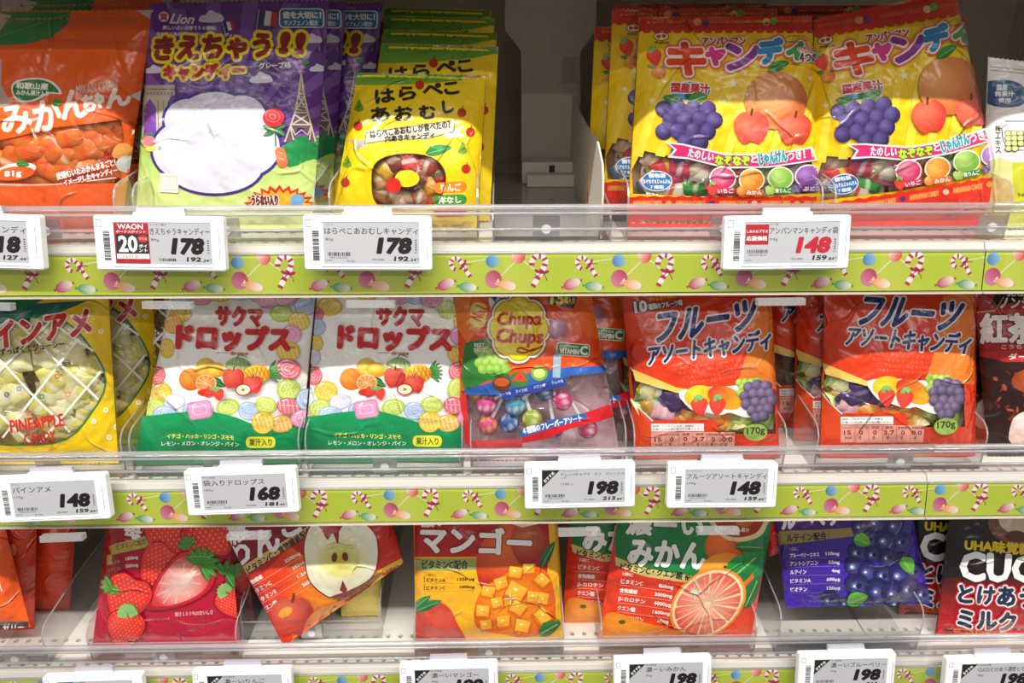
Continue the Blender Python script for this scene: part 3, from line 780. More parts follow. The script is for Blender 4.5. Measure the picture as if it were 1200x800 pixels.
def pineapple(A, x, y, rx, ry, rot=0, c=0xE89A20, hl=0xF8C840):
    A.push(x, y, 1, rot)
    for k in range(7): leaf(A, rx * .8, 0, rx * 1.0, ry * .2, -50 + 100 * k / 6, 0x3F8A3A, 0x1F5E28)
    A.ell(0, 0, rx, ry, ('r', -rx * .3, -ry * .3, rx * 1.3, hl, c), n=22)
    for k in range(-3, 4):
        a = k * rx * .3; hgt = ry * math.sqrt(max(0, 1 - (a / rx) ** 2)) * .8; A.line([(a - hgt * .4, -hgt), (a + hgt * .4, hgt)], max(.4, rx * .035), 0xB06A10); A.line([(a + hgt * .4, -hgt), (a - hgt * .4, hgt)], max(.4, rx * .035), 0xB06A10)
    A.pop()
def melon(A, x, y, r):
    A.ell(x, y, r, r * .93, ('r', x - r * .3, y - r * .3, r * 1.3, 0xB6CC90, 0x6E9454), n=24)
    for k in range(-3, 4): A.line([(x + k * r * .26, y - r * .7), (x + k * r * .34, y), (x + k * r * .24, y + r * .7)], max(.4, r * .03), 0xD3DFB8, 3)
    A.line([(x - r * .1, y - r * .85), (x + r * .2, y - r * 1.15), (x + r * .7, y - r * .95)], max(.6, r * .07), 0x5E8A3C, 3)
def cherry(A, x, y, r, c=0xC41626): A.ell(x, y, r, r, ('r', x - r * .3, y - r * .3, r * 1.3, 0xF06A60, c), n=14)
def star(A, x, y, r, c, n=5, inner=.45, rot=0):
    A.poly([(x + r * (1 if k % 2 == 0 else inner) * math.sin(R(rot) + math.pi * k / n), y - r * (1 if k % 2 == 0 else inner) * math.cos(R(rot) + math.pi * k / n)) for k in range(2 * n)], c)
def cloud(A, x, y, s, c=0xDAD4E8):
    A.poly([(x - s, y + s * .35), (x - s * .9, y - s * .1), (x - s * .45, y - s * .25), (x - s * .1, y - s * .6), (x + s * .4, y - s * .4), (x + s * .9, y - s * .2), (x + s, y + s * .3), (x, y + s * .42)], c, 4)
def drop(A, x, y, rx, ry, rot, c, kind=0):
    """a printed hard sweet with pale relief lines"""
    l = tuple(int(v + (255 - v) * .55) for v in ((c >> 16) & 255, (c >> 8) & 255, c & 255))
    d = tuple(int(v * .86) for v in ((c >> 16) & 255, (c >> 8) & 255, c & 255))
    A.push(x, y, 1, rot)
    sh = {0: (1, 1), 1: (1, 1)}.get(kind, (1, 1))
    if kind == 1: A.rrect(-rx, -ry, rx, ry, min(rx, ry) * .45, d); A.rrect(-rx * .88, -ry * .86, rx * .88, ry * .86, min(rx, ry) * .35, c); A.rrect(-rx * .6, -ry * .5, rx * .6, ry * .5, ry * .2, l); A.rrect(-rx * .52, -ry * .4, rx * .52, ry * .4, ry * .2, c)
    else:
        A.ell(0, 0, rx, ry, d, n=20); A.ell(0, 0, rx * .93, ry * .93, c, n=20)
    if kind == 0:
        A.ell(0, 0, rx * .72, ry * .72, l, n=18); A.ell(0, 0, rx * .64, ry * .64, c, n=18)
        for k in range(8): t = 2 * math.pi * k / 8; A.line([(rx * .12 * math.cos(t), ry * .12 * math.sin(t)), (rx * .52 * math.cos(t), ry * .52 * math.sin(t))], max(.7, rx * .07), l)
    elif kind == 2:
        for k in range(-2, 3): hgt = ry * math.sqrt(max(.05, 1 - (k * .36) ** 2)) * .75; A.line([(k * rx * .36 - hgt * .3, -hgt), (k * rx * .36 + hgt * .3, hgt)], max(.7, rx * .09), l)
        A.line([(-rx * .7, 0), (rx * .7, -ry * .2)], max(.7, rx * .07), l)
    elif kind == 3:
        for q in (.78, .5, .24): A.line([(rx * q * math.cos(t / 10 * 5.2), ry * q * math.sin(t / 10 * 5.2)) for t in range(11)], max(.7, rx * .08), l)
    A.line([(-rx * .6, -ry * .5), (-rx * .2, -ry * .78)], max(.8, rx * .1), 0xFBFBFB)
    A.pop()
Y0 = .038
# ------------------------------------------------------------------ top row
TY = .048
# orange fruit bag: the printed face of the fruit mascot is left out
b = Bag([(-30, 12), (181, 10), (142, None), (-28, None)], TY, 1, 'orange bag with green leaf print at the left edge of the top row', full=.020, color=0xEC6414, back=0xC85A1A, window=True, seed=21)
A = b.A; q = b.pix()
W = [(-20, 168), (20, 160), (60, 150), (110, 144), (142, 140), (146, 160), (142, 214), (60, 218), (-20, 218)]
A.poly([tuple(v) for v in q], 0xE65A12, holes=[W])
A.poly([(-40, 14), (84, 14), (80, 28), (62, 44), (30, 52), (-40, 54)], 0x1E7A34); A.poly([(-30, 10), (14, 18), (0, 36), (-30, 40)], 0xB8A8A0); A.line([(-10, 46), (40, 30), (84, 16)], 1.0, 0x4A9A50, 3)
A.poly([(-30, 60), (2, 70), (2, 100), (14, 122), (-10, 130), (-30, 130)], 0xC0A298, 0); A.poly([(152, 112), (180, 100), (176, 124)], 0xD0C0B8); A.poly([(160, 12), (182, 12), (178, 24)], 0xBDB2B4)
A.poly([(-40, 214), (160, 216), (160, 300), (-40, 300)], 0xF0622A); A.line([(-10, 216), (60, 216), (136, 208)], 1.2, 0xF6D8C8, 4)
A.line([(46, 46), (90, 48), (168, 50)], .6, 0xD04A0C); A.line([(80, 62), (120, 64)], .5, 0xD04A0C)
A.poly([(13, 104), (20, 94), (44, 91), (62, 96), (73, 110), (58, 110), (38, 119), (20, 118)], 0xE8E4D8, 3); A.poly([(15, 104), (22, 96), (44, 93), (60, 98), (69, 108.5), (56, 108), (37, 117), (21, 116)], 0x14762F, 3)
A.text('和歌山産', 19, 97, 56, 104.5, 0xF2EEE2, 2, bold=.6); A.text('みかん果汁入り', 19, 106, 57, 112, 0xF2EEE2, 2, bold=.4)
A.text('MIKAN CHAN', 90, 97, 138, 108, 0xC8B8A8, -8, bold=.2)
wc = 0xEEDCCF
for t, box, r in (('み', (2, 124, 36, 156), -8), ('か', (40, 118, 72, 152), -6), ('ん', (72, 106, 104, 138), -8), ('ち', (98, 112, 112, 130), -8), ('ゃ', (112, 110, 122, 126), -8), ('ん', (124, 104, 152, 124), -12)): A.text(t, *box, wc, r, bold=2.2, out=[(0xE86A30, 1.2)])
leaf(A, 61, 120, 12, 5, 14, 0x2A9A40, 0x1A6A2A)
A.ell(20, 199, 24, 8, 0xF4EFE6, -8); A.ell(18, 203, 24, 8, 0xEA5F1E, -6); leaf(A, 20, 192, 16, 4, 4, 0x2A9A40, 0x1A6A2A); A.text('81g', 6, 200, 26, 208, 0xF6F2EC, -4, bold=.9)
A.text('愛媛むいたみかんまるごと！', 66, 194, 136, 202, 0xF6F0E6, -14, bold=.7, out=[(0xC8301A, 1.0)]); A.text('イメージしたキャンディー', 74, 203, 138, 210, 0xF6F0E6, -14, bold=.7, out=[(0xC8301A, 1.0)])
A.poly([(132, 184), (136, 170), (150, 168), (158, 176), (156, 186)], 0xE89A50, 3); A.ell(150, 192, 14, 10, 0xD8D4D8)
rr = random.Random(4)
for x in range(-10, 150, 21):
    for y in (146, 162, 178, 196, 208): b.cand.append(('wrap', x + rr.uniform(-6, 6), y + rr.uniform(-4, 4) , .95, rr.uniform(-40, 60), (0xE8781E, 0xF08A2C, 0xE06A14)[rr.randrange(3)], (0xF05A18, 0xF4C8A0)[rr.random() < .25]))
b.build()
b.again(.004, .030, 'orange bag second in line, its top just above the front one', dz=.010)
b.again(.000, .060, 'orange bag third in line behind the leaf-print bag', dz=.020)
# purple bag: the printed mascots are left out
b = Bag([(177, 3), (386, -1), (366, None), (158, None)], TY, 1, 'purple candy bag with clouds and a tower print, in front', full=.014, pw=6, color=0x5A2A86, seed=22)
A = b.A; b.fill(0x5E2C88)
for k in range(12):
    a0 = R(-174 + 15 * k); a1 = a0 + R(6); A.poly([(268, 170), (268 + 230 * math.cos(a0), 170 + 230 * math.sin(a0)), (268 + 230 * math.cos(a1), 170 + 230 * math.sin(a1))], 0x7A50A6)
A.poly([(150, 168), (176, 152), (205, 160), (240, 168), (300, 164), (340, 172), (375, 158), (390, 168), (390, 300), (140, 300)], ('l', 0, 165, 0, 245, 0xA4CE5A, 0xDDEB96))
A.poly([(150, 152), (172, 146), (188, 154), (196, 166), (150, 170)], 0x1E8A4A, 3); A.poly([(326, 180), (350, 160), (382, 166), (390, 200), (368, 186), (340, 196)], 0x1E8A4A, 3)
# arch
st = 0xC2B6A4
A.rect(168, 100, 206, 112, 0xB8AC9A); A.rect(166, 104, 206, 105.5, 0x7A6E64); A.poly([(168, 112), (202, 112), (198, 120), (192, 155), (168, 158)], st); A.poly([(170, 158), (170, 126), (177, 116), (184, 126), (184, 156)], 0x7A4AA4, 0); A.rect(186, 118, 187, 152, 0x8A7E72); A.rect(192, 118, 193, 150, 0x8A7E72)
for k in range(9): A.rect(169 + 4 * k, 108, 171 + 4 * k, 111, 0x8A7E72)
# clouds (a large plain one stands where the mascot was)
for x, y, s_ in ((248, 21, 14), (366, 46, 11), (306, 92, 13), (181, 82, 10), (372, 80, 9)): cloud(A, x, y, s_)
for q, c in ((3.4, 0x4A2A86), (0, ('l', 0, 104, 0, 224, 0xD9D5E6, 0xE4E2F0))):
    for x, y, rx, ry in ((252, 150, 50, 42), (216, 176, 36, 34), (290, 172, 38, 34), (252, 196, 56, 30), (222, 142, 28, 26), (284, 138, 28, 26)): A.ell(x, y, rx + q, ry + q, c, n=36)
# tower
tw = 0xD4C4AE
A.poly([(352, 84), (354, 84), (357, 106), (361, 132), (370, 166), (362, 166), (355, 150), (349, 150), (342, 166), (332, 166), (344, 132), (349, 106)], 0x6A5868); 
for l in ([(353, 86), (350, 110), (345, 134), (334, 166)], [(353, 86), (356, 110), (361, 134), (369, 166)], [(349, 110), (357, 110)], [(345, 132), (361, 132)], [(341, 146), (364, 146)], [(349, 112), (361, 132)], [(357, 112), (345, 132)], [(345, 134), (363, 146)], [(361, 134), (342, 146)], [(341, 148), (346, 158), (353, 152), (360, 158), (364, 148)], [(340, 148), (344, 164)], [(364, 148), (362, 164)]): A.line(l, 1.7, tw)
for k in range(8): A.line([(349.5 - k * .2, 100 + 4 * k), (356.5 + k * .3, 102 + 4 * k)], .7, tw)
# rose
for a in (150, 200, -20, 30): leaf(A, 322, 152, 15, 4, a, 0x3A7A4A, 0x1F5A34)
A.line([(322, 146), (324, 172)], 1.4, 0x2A6A3A)
A.ell(321, 138, 12.5, 11, 0xD83038); 
for r_, c in ((9.5, 0xF06060), (7, 0xC82430), (4.6, 0xF07068), (2.2, 0xB81A28)): A.ell(320, 136 + (9 - r_) * .1, r_, r_ * .8, c, 20)
A.ell(176, 164, 7, 4.5, 0xF08090); A.rect(170, 165, 182, 167, 0xF6E8E0); A.ell(177, 173, 7, 4.5, 0xE6DC60); A.ell(176, 168, 7, 3.5, 0xF08090); A.text('≫', 186, 171, 190, 176, 0x4A4A3A)
A.rect(188, 203, 210, 225, 0xF6F4EA, 2); A.line([(190, 206), (208, 206), (208, 222), (190, 222)], .8, 0xE0B030, closed=True); A.ell(199, 213, 6, 5, 0xEAE4D2)
A.rrect(324, 172, 336, 196, 5, 0xD8733A, -14); A.line([(327, 178), (331, 180)], 1, 0xF0C890); A.line([(328, 185), (333, 187)], 1, 0xF0C890)
P = []; 
for k in range(25): t = math.pi + math.pi * k / 24; r = 1 if k % 2 else 1.28; P.append((328 + 34 * r * math.cos(t), 244 + 22 * r * math.sin(t)))
A.poly(P, 0xD8281E); A.poly([(328 + (x - 328) * .88, 246 + (y - 246) * .84) for x, y in P], 0xE8B02A)
A.text('うらない入り', 296, 228, 326, 240, 0x7A1A1E, 0, bold=1.2, out=[(0xF4F0E6, 1)]); A.ell(348, 234, 8, 7, 0x78B0E0)
# lettering
A.ell(192, 20, 6, 6, 0xE8D8E0); A.text('賞', 188, 16, 196, 24, 0xC04060, 0, bold=.6); A.text('Lion', 201, 17, 228, 28, 0xE8DEE8, 2, bold=.8, skew=.35)
A.text('楽しい占い全部で５０種類！', 191, 30.5, 254, 35.2, 0xE8DEF0, 1, bold=.35); A.text('なめると色が変わる占いつきキャンディー', 184, 38.5, 278, 43, 0xE8DEF0, 1, bold=.35)
def flag(x, y, w_, h_, r):
    A.push(x, y, 1, r); A.rect(-w_, -h_, -w_ / 3, h_, 0x283A7A); A.rect(-w_ / 3, -h_, w_ / 3, h_, 0xEEEAF0); A.rect(w_ / 3, -h_, w_, h_, 0xD03040); A.line([(-w_ - .5, -h_ - 1), (-w_ - .5, h_ * 2.2)], .8, 0xC8C0C8); A.pop()
flag(269, 31, 6, 5, -14); flag(314, 22, 11, 8.5, 8)
ye = 0xF0D818
A.text('きえちゃう', 183, 42, 316, 69, 0x8E1A22, -2, bold=3.2, out=[(ye, 3.4)], skew=.1); A.text('!!', 330, 40, 356, 62, 0x8E1A22, 3, bold=4.2, out=[(ye, 3.6)], skew=.1)
A.text('キャンディー', 194, 76, 286, 92, 0xC02028, -2, bold=2.6, out=[(ye, 3.0)])
A.ell(321, 77, 23, 7, 0x4A1A6A); A.text('グレープ味', 304, 73.5, 341, 80.5, 0xEEDDF0, -2, bold=.6); grapes(A, [(347, 74), (352, 73), (357, 74), (349, 79), (354, 79), (352, 84)], 3, 0xA850C0, 0xE0B0F0); leaf(A, 354, 76, 9, 4, -20, 0x3AA040)
A.rrect(327, 10, 380, 33, 5, 0xE8EEF4); A.rrect(328.4, 11.4, 378.6, 31.6, 4, 0x2A7AB4); A.text('歯を大切に！', 332, 14, 376, 22, 0xF0F4F8, 0, bold=.8); A.text('サンフェノン配合', 333, 24, 373, 30, 0xF0F4F8, 0, bold=.4)
b.build(); PUR = b
b.again(.008, .026, 'purple tower-print bag second in line, right edge showing', yaw=3)
b.again(.030, .058, 'purple tower-print bag third in line, with its blue panel partly showing', yaw=-6)
b.again(.058, .092, 'purple tower-print bag leaning at the back beside the yellow bags', roll=9, yaw=-8, dz=-.006)
# yellow picture-book bag: the printed caterpillar is left out
def hara(b, dx, dy, fullart=True):
    A = b.A; q = b.pix()
    A.push(dx, dy, 1, 0)
    W = [(436, 205), (440, 192), (452, 184), (474, 180), (498, 182), (514, 190), (522, 204), (520, 222), (510, 238), (486, 244), (452, 243), (438, 232)]
    A.pop(); h = [] if not fullart else [[(x + dx, y + dy) for x, y in smoothpts(W, 3)]]
    A.poly([tuple(v) for v in q], 0xF6D212, holes=h)
    A.push(dx, dy, 1, 0); a = 0x5C9A22
    A.poly([(400, 60), (600, 60), (600, 92), (562, 89), (540, 94), (490, 99), (440, 100), (400, 100)], ('l', 0, 84, 0, 100, 0x4E8E1E, 0x76AE34))
    bk = 0x1E1A12
    for ch, x, y, w_, h_ in zip('はらぺこ', (440, 468, 496, 521), (105, 102, 99, 97), (22, 19, 22, 16), (15, 15, 12, 13)): A.text(ch, x, y, x + w_, y + h_, bk, -7, bold=1.7)
    for ch, x, y, w_, h_ in zip('あおむし', (435, 463, 492, 519), (126, 125, 124, 118), (21, 20, 18, 12), (16, 16, 15, 14)): A.text(ch, x, y, x + w_, y + h_, bk, -6, bold=1.7)
    A.poly([(404, 164), (430, 163), (430, 172), (412, 176), (418, 169)], 0xC8BCA8); A.poly([(520, 158), (545, 146), (538, 154), (545, 160), (524, 162)], 0xB8D4E4)
    A.poly([(429, 155), (534, 140), (532, 155), (500, 163), (460, 164), (427, 169)], 0x6A5E50); A.poly([(430, 156), (533, 141.4), (531, 154), (500, 162), (460, 163), (428, 168)], 0xCFC4B2)
    A.text('はらぺこあおむしが食べたの？', 434, 147, 528, 156, 0x2A2218, -7.5, bold=.6); A.text('穴あきキャンディ', 451, 157, 509, 164, 0x2A2218, -5, bold=.6)
    for x, y in ((420, 148), (541, 132), (551, 155), (405, 214), (546, 198), (492, 100)): A.ell(x, y, 5.4, 5.6, 0xC02A1A, n=12); A.line([(x, y - 4), (x + 2, y - 8)], 1, 0x4A3A1A)
    for x, y in ((421, 124), (407, 190), (542, 174)): A.poly([(x, y - 8), (x + 3, y - 2), (x + 5.5, y + 4), (x, y + 7), (x - 5.5, y + 4), (x - 3, y - 2)], 0x6E9A2A, 3); A.line([(x - 2, y + 2), (x + 3, y - 1)], 1, 0x3A6A1E)
    A.line([(499, 180), (505, 171)], 1.4, 0x3A7A2A); leaf(A, 500, 180, 30, 7, -14, 0x2A9A4A, 0x127A34)
    A.ell(477, 209, 14.5, 10, 0xF2D416); A.ell(461, 217, 9, 9, 0xD8281E)
    A.rrect(509, 213, 547, 226, 6, 0xE88A1E, -3); A.text('りんご', 517, 215, 540, 224, 0xF6E8C8, -3, bold=.8); A.rrect(508, 228, 547, 240, 6, 0x3A9A3A, -2); A.text('洋なし', 514, 230, 540, 238, 0xE8F0D8, -2, bold=.8); A.rrect(508, 242, 547, 254, 6, 0xD8301E, -2)
    A.line(smoothpts(W, 3), 1.0, 0x6A2A1A, closed=True)
    A.pop()
    if fullart:
        for k, (x, y, r_, c1, c2) in enumerate(((478, 190, 80, 0xD8201E, 0xF0E0D0), (500, 194, 20, 0xA83A2A, 0xD8C0A0), (452, 198, 60, 0xE8B030, 0xF4E080), (506, 215, 75, 0xF0A020, 0xF8D080), (512, 205, 60, 0xB81E20, 0x2A6A2A), (450, 225, 40, 0xB07048, 0xE0C0A0), (470, 232, -20, 0xC8A080, 0xE8D0B8), (492, 230, 20, 0xB87A50, 0xE8D8C0), (460, 185, 0, 0x8A3A2A, 0xC0A080), (488, 205, 0, 0x9A5A40, 0xD0B090), (445, 210, 80, 0xC89058, 0xE8D0A0), (505, 230, 60, 0xD04030, 0xE8C8A0), (470, 205, 30, 0x7A3A2A, 0xC8A890))): b.cand.append(('wrap', x + dx, y + dy, .8, r_, c1, c2))
b = Bag([(419, 84), (570, 88), (559, None), (386, None)], TY, 1, 'yellow and green bag with black hiragana title, slumped in front', full=.019, color=0xF6D212, back=0x9A6A48, window=True, seed=23, lean=13)
hara(b, 0, 0); b.build()
b = Bag([(448, 50), (584, 54), (574, None), (410, None)], .080, 1, 'yellow and green bag standing upright right behind the slumped one', group=None, full=.014, color=0xF6D212, seed=24, lean=8)
hara(b, 16, -26, False); b.build()
b.again(-.001, .024, 'yellow and green bag third in line on the top row', dz=.010); b.again(-.003, .047, 'yellow and green bag fourth in line on the top row', dz=.021)
b.again(-.006, .070, 'yellow and green bag fifth in line, only its green top showing', dz=.028)
# yellow and red bags: the two printed cartoon characters are left out, plain fruit of the bag's own flavours instead
def anp(b, fx=lambda A: A, S=None):
    A = b.A; q = [tuple(v) for v in b.pix()]
    W = [(752, 176), (790, 184), (830, 190), (880, 192), (950, 184), (957, 226), (900, 229), (820, 230), (742, 227), (740, 200)]
    X = np.eye(3) if S is None else S; Wt = [tuple((X @ np.array((x, y, 1)))[:2]) for x, y in W]
    A.poly(q, 0xF4CA14, holes=[Wt])
    A.X.append(X)
    for k in range(9): A.poly([(742 + 26 * k, 182), (790 + 26 * k, 40), (799 + 26 * k, 40), (753 + 26 * k, 184)], 0xF8D83C)
    P = [(722, 0), (980, 0), (980, 36)]
    for k in range(22): t = 980 - k * 12; P += [(t - 3, 39), (t - 9, 39), (t - 12, 36)]
    A.poly(P, 0xD42A1A); A.text('ANPANMAN CANDY', 768, 23, 812, 28, 0xE86A3A, 0, bold=.3); A.text('ANPANMAN CANDY', 842, 23, 892, 28, 0xE86A3A, 0, bold=.3); A.text('ANPANMAN', 912, 23, 944, 28, 0xE86A3A, 0, bold=.3)
    A.ell(817, 26, 5, 4.5, 0xF0A868); A.ell(827, 27, 4, 5, 0x6A3A8A); A.ell(898, 26, 4.5, 4.5, 0xE8D8B8); A.ell(906, 25, 4.5, 4.5, 0x7AB43A)
    A.ell(775, 43, 9, 5, 0x3A2A1A); A.ell(775, 43, 8, 4.2, 0xF4ECDA); A.ell(772, 43, 2.6, 2.4, 0xD8402A); A.ell(778, 42.5, 2.6, 2.4, 0xD8402A); A.text('FUJIYA', 768, 49, 784, 52, 0x3A2A1A, 0, bold=.3)
    strawberry(A, 767, 67, 9, -14); orange(A, 772, 85, 8.5); leaf(A, 768, 79, 9, 2.6, 190); leaf(A, 775, 79, 8, 2.4, -10)
    A.text('アンパンマン', 823, 44, 873, 53, 0xD0242E, 0, bold=.9, out=[(0xF4ECE2, 1.3)])
    cs = (('キ', 783, 52, 826, 87, 0xE0421E, 6), ('ャ', 828, 58, 848, 76, 0xD83A86, 0), ('ン', 851, 52, 888, 80, 0x8A3A92, -6), ('デ', 888, 48, 916, 74, 0x2E8AC4, -6), ('ィ', 922, 52, 940, 70, 0x3AA04A, -6))
    for st_, o in ((0, 4.6), (1, 2.4)):
        for ch, x0, y0, x1, y1, c, r in cs: A.text(ch, x0, y0, x1, y1, (0xE8705A, 0xF6EEE6)[st_], r, bold=3.0, out=[((0xE8705A, 0xF6EEE6)[st_], o)])
    for ch, x0, y0, x1, y1, c, r in cs: A.text(ch, x0, y0, x1, y1, c, r, bold=3.8)
    A.ell(809, 107, 24, 12, 0xF4F0E8); A.ell(809, 107, 23, 11, 0x3AA0C4); A.text('国産果汁', 787, 98, 831, 109, 0xD0242E, 2, bold=1.1, out=[(0xF6F0EA, 1.2)]); A.text('使用', 802, 110, 818, 116, 0x1A5A3A, 0, bold=.6)
    A.text('いろんな', 934, 56, 954, 61, 0xD0307A, 0, bold=.4, out=[(0xF6F0EA, .8)]); A.text('４つの味', 936, 62, 962, 74, 0x5A2A7A, 0, bold=.9, out=[(0xF6F0EA, 1.2)])
    A.line([(915, 47), (925, 43), (940, 43), (948, 47), (936, 50), (920, 50)], .7, 0x7A6A1A, closed=True)
    for x, y, r_ in ((859, 98, 6), (890, 75, 3.5), (778, 96, 3), (872, 88, 2.6), (764, 118, 4), (848, 118, 3), (948, 92, 4)): star(A, x, y, r_, 0xFAF0C8)
    # plain fruit
    leaf(A, 800, 120, 24, 8, 196, 0x4A9A3A, 0x226A2A); leaf(A, 806, 120, 24, 8, -18, 0x4A9A3A, 0x226A2A)
    grapes(A, [(778 + 17 * i + 8 * (j % 2), 128 + 13 * j) for j in range(5) for i in range(4) if not (j > 2 and i in (0, 3))], 10, 0x2A1E4C, 0x6A5A9A)
    orange(A, 908, 118, 36, 0xE88A3A, 0xC8622A, 0xEFA860); leaf(A, 900, 84, 26, 7, -24, 0x3A9A3A, 0x1E6A2A); apple(A, 880, 150, 20, 0xD42420, 0xF07A5A); apple(A, 930, 152, 19, 0xD42420, 0xF07A5A)
    # ribbon
    A.poly([(780, 166), (800, 168), (850, 180), (900, 180), (950, 172), (956, 188), (900, 196), (850, 197), (806, 186), (782, 184), (790, 175)], 0xF6EFEA); A.poly([(784, 168), (800, 170), (850, 182), (900, 182), (949, 174), (953, 187), (900, 194), (850, 195), (806, 184), (787, 182), (793, 175)], 0xDC2C74)
    A.text('たのしい', 806, 176, 836, 186, 0xF6F0F0, 12, bold=.7); A.text('なぞなぞ', 838, 182.5, 877, 193, 0xC4E03A, 1, bold=1.2, out=[(0x1A6A3A, .9)]); A.text('と', 879, 182, 887, 190, 0xF6F0F0, -2, bold=.7); A.text('じゃんけん', 888, 177, 921, 191, 0x2AA0B0, -8, bold=1.1, out=[(0xF2F0F0, .9)]); A.text('つき！！', 922, 175.5, 950, 186, 0xF6F0F0, -8, bold=.8)
    # flavours and badge
    A.ell(770, 212, 18, 12, 0xF4F2F0); A.ell(770, 212, 17, 11, 0x2A7AB8); A.text('個包装', 760, 203, 780, 208, 0xF4F4F8, 0, bold=.5); A.text('なぞなぞ＆じゃんけん', 754, 210, 786, 215, 0xF4F4F8, 0, bold=.3); A.text('７種類', 762, 217, 778, 221, 0xF4F4F8, 0, bold=.3)
    for x, y, c, c2, t, tc in ((846, 208, 0xD82A66, 0xF08AA8, 'いちご', 0xD0305A), (880, 210, 0xF08A1E, 0xFBC060, 'みかん', 0xE86A1A), (914, 208, 0x7AB83A, 0xC0E080, '青りんご', 0x3A8A2A), (946, 206, 0x7A3A92, 0xB080C8, 'ぶどう', 0x6A2A82)):
        A.ell(x, y, 15.5, 13.5, 0xF4EEE6); A.ell(x, y, 14, 12, ('r', x - 4, y - 4, 16, c2, c)); A.line([(x - 6, y + 2), (x - 2, y + 5), (x + 5, y + 3)], 1.2, c2); A.rrect(x - 8, y + 11, x + 14, y + 18, 2, tc); A.text(t, x - 6, y + 12, x + 12, y + 17, 0xF8F4F0, 0, bold=.35)
    strawberry(A, 834, 221, 6.5); orange(A, 868, 223, 6); apple(A, 902, 222, 6, 0x8AB83A, 0xC8E088); grapes(A, [(932, 219), (937, 218), (934, 223)], 3)
    P = [(735, 231)] + [(735 + 8 * k, 229 + (2 if k % 2 else 0)) for k in range(1, 30)] + [(975, 290), (720, 290)]
    A.poly(P, 0xDE2E1C); 
    for k in range(5): A.text('ANPANMAN CANDY', 742 + 50 * k, 235, 776 + 50 * k, 241, 0xF0A04A, 0, bold=.5); A.ell(784 + 50 * k, 238, 3.5, 3.2, (0xF0A030, 0x6A2A7A, 0xF0C0A0)[k % 3])
    A.X.pop()
    def tp(x, y): v = X @ np.array((x, y, 1)); return v[0], v[1]
    for x, y, r_, c1, c2, kd in ((760, 192, 30, 0xC8A88A, 0xE8D8B8, 'wrap'), (778, 200, 80, 0xD83A3A, 0xF0D040, 'wrap'), (812, 214, -70, 0x2E9A3A, 0xB8E0A0, 'wrap'), (800, 194, 10, 0xD84A6A, 0xF0D0D8, 'wrap'), (830, 200, 30, 0xE8E0D0, 0xE87A9A, 'wrap'), (858, 198, -20, 0xF0A030, 0xF8E0A0, 'wrap'), (878, 196, 40, 0xE87A1E, 0xF8D0A0, 'wrap'), (900, 198, 0, 0xC8D8A0, 0x6AA83A, 'wrap'), (930, 196, 60, 0xE8D8E0, 0xC05A8A, 'wrap'), (790, 222, 15, 0xD8D0B8, 0xD04A3A, 'wrap'), (760, 222, -30, 0xE8E4DC, 0x3A8AC0, 'wrap'), (848, 222, 0, 0xE0C8C8, 0xC83A5A, 'wrap'), (895, 222, 20, 0xD8E0B8, 0x5A9A3A, 'wrap'), (925, 220, -20, 0xD8C8E0, 0x7A4A9A, 'wrap'), (868, 214, 70, 0xF0C890, 0xE88A2A, 'wrap'), (816, 190, 60, 0xE0D0B0, 0xB83A3A, 'wrap'), (945, 212, 50, 0xE0B8C8, 0xC83A6A, 'wrap')): b.cand.append((kd, *tp(x, y), .92, r_, c1, c2))
b = Bag([(749, 19), (951, 18), (963, None), (734, None)], .047, 1, 'yellow and red bag with katakana title, upright beside the empty slot', full=.019, color=0xF4CA14, back=0xCFA070, window=True, seed=25, lean=9)
anp(b); b.build(); ANP = b
b.again(-.016, .030, 'yellow and red bag second in line at the empty slot', dz=.006); b.again(-.026, .056, 'yellow and red bag third in line at the empty slot', dz=-.006)
b.again(-.006, .084, 'yellow and red bag fourth in line at the empty slot', dz=.012)
S = np.array([[math.cos(R(-9)), -math.sin(R(-9)), 0], [math.sin(R(-9)), math.cos(R(-9)), 0], [0, 0, 1]]); c0 = np.array((850, 125.)); c1 = np.array((1054, 117.))
T = np.eye(3); T[:2, 2] = c1; T0 = np.eye(3); T0[:2, 2] = -c0
b = Bag([(955, 22), (1119, -12), (1176, None), (938, None)], .050, 1, 'yellow and red bag with katakana title, tilted, beside the white bag', full=.020, color=0xF4CA14, back=0xCFA070, window=True, seed=26, lean=8)
anp(b, S=T @ S @ T0); b.build()
ANP.again(.136, .036, 'yellow and red bag behind the tilted one, right edge showing', dz=.002); ANP.again(.090, .066, 'yellow and red bag at the back between the two front ones', dz=.010)
# white and blue bag, right edge
b = Bag([(1158, 66), (1300, 84), (1300, None), (1150, None)], .046, 1, 'white and lime bag with jar drawing cut by the right edge', full=.013, color=0xE8E6E2, seed=27)
A = b.A; b.fill(0xEDEBE8); A.rect(1130, 190, 1310, 320, 0xC8CC34); A.poly([(1152, 190), (1172, 184), (1186, 190), (1186, 240), (1152, 240)], 0xD8D890)
A.line([(1160, 78), (1300, 94)], .8, 0x8A8A90); A.line([(1160, 82), (1300, 98)], .8, 0x8A8A90)
A.poly([(1150, 98), (1168, 94), (1190, 96), (1204, 108), (1200, 122), (1180, 126), (1158, 122), (1150, 112)], 0x1E4A80, 3); A.text('国産', 1168, 99, 1180, 106, 0xE8ECF2, 0, bold=.5); A.text('梅果汁', 1166, 107, 1188, 113, 0xE8ECF2, 0, bold=.5); A.text('使用', 1170, 115, 1184, 120, 0xE8ECF2, 0, bold=.4)
A.line([(1178, 142), (1204, 142), (1204, 146), (1210, 152), (1210, 176), (1182, 176), (1176, 164), (1174, 150), (1180, 146)], 1.2, 0x2A2A2A, closed=True)
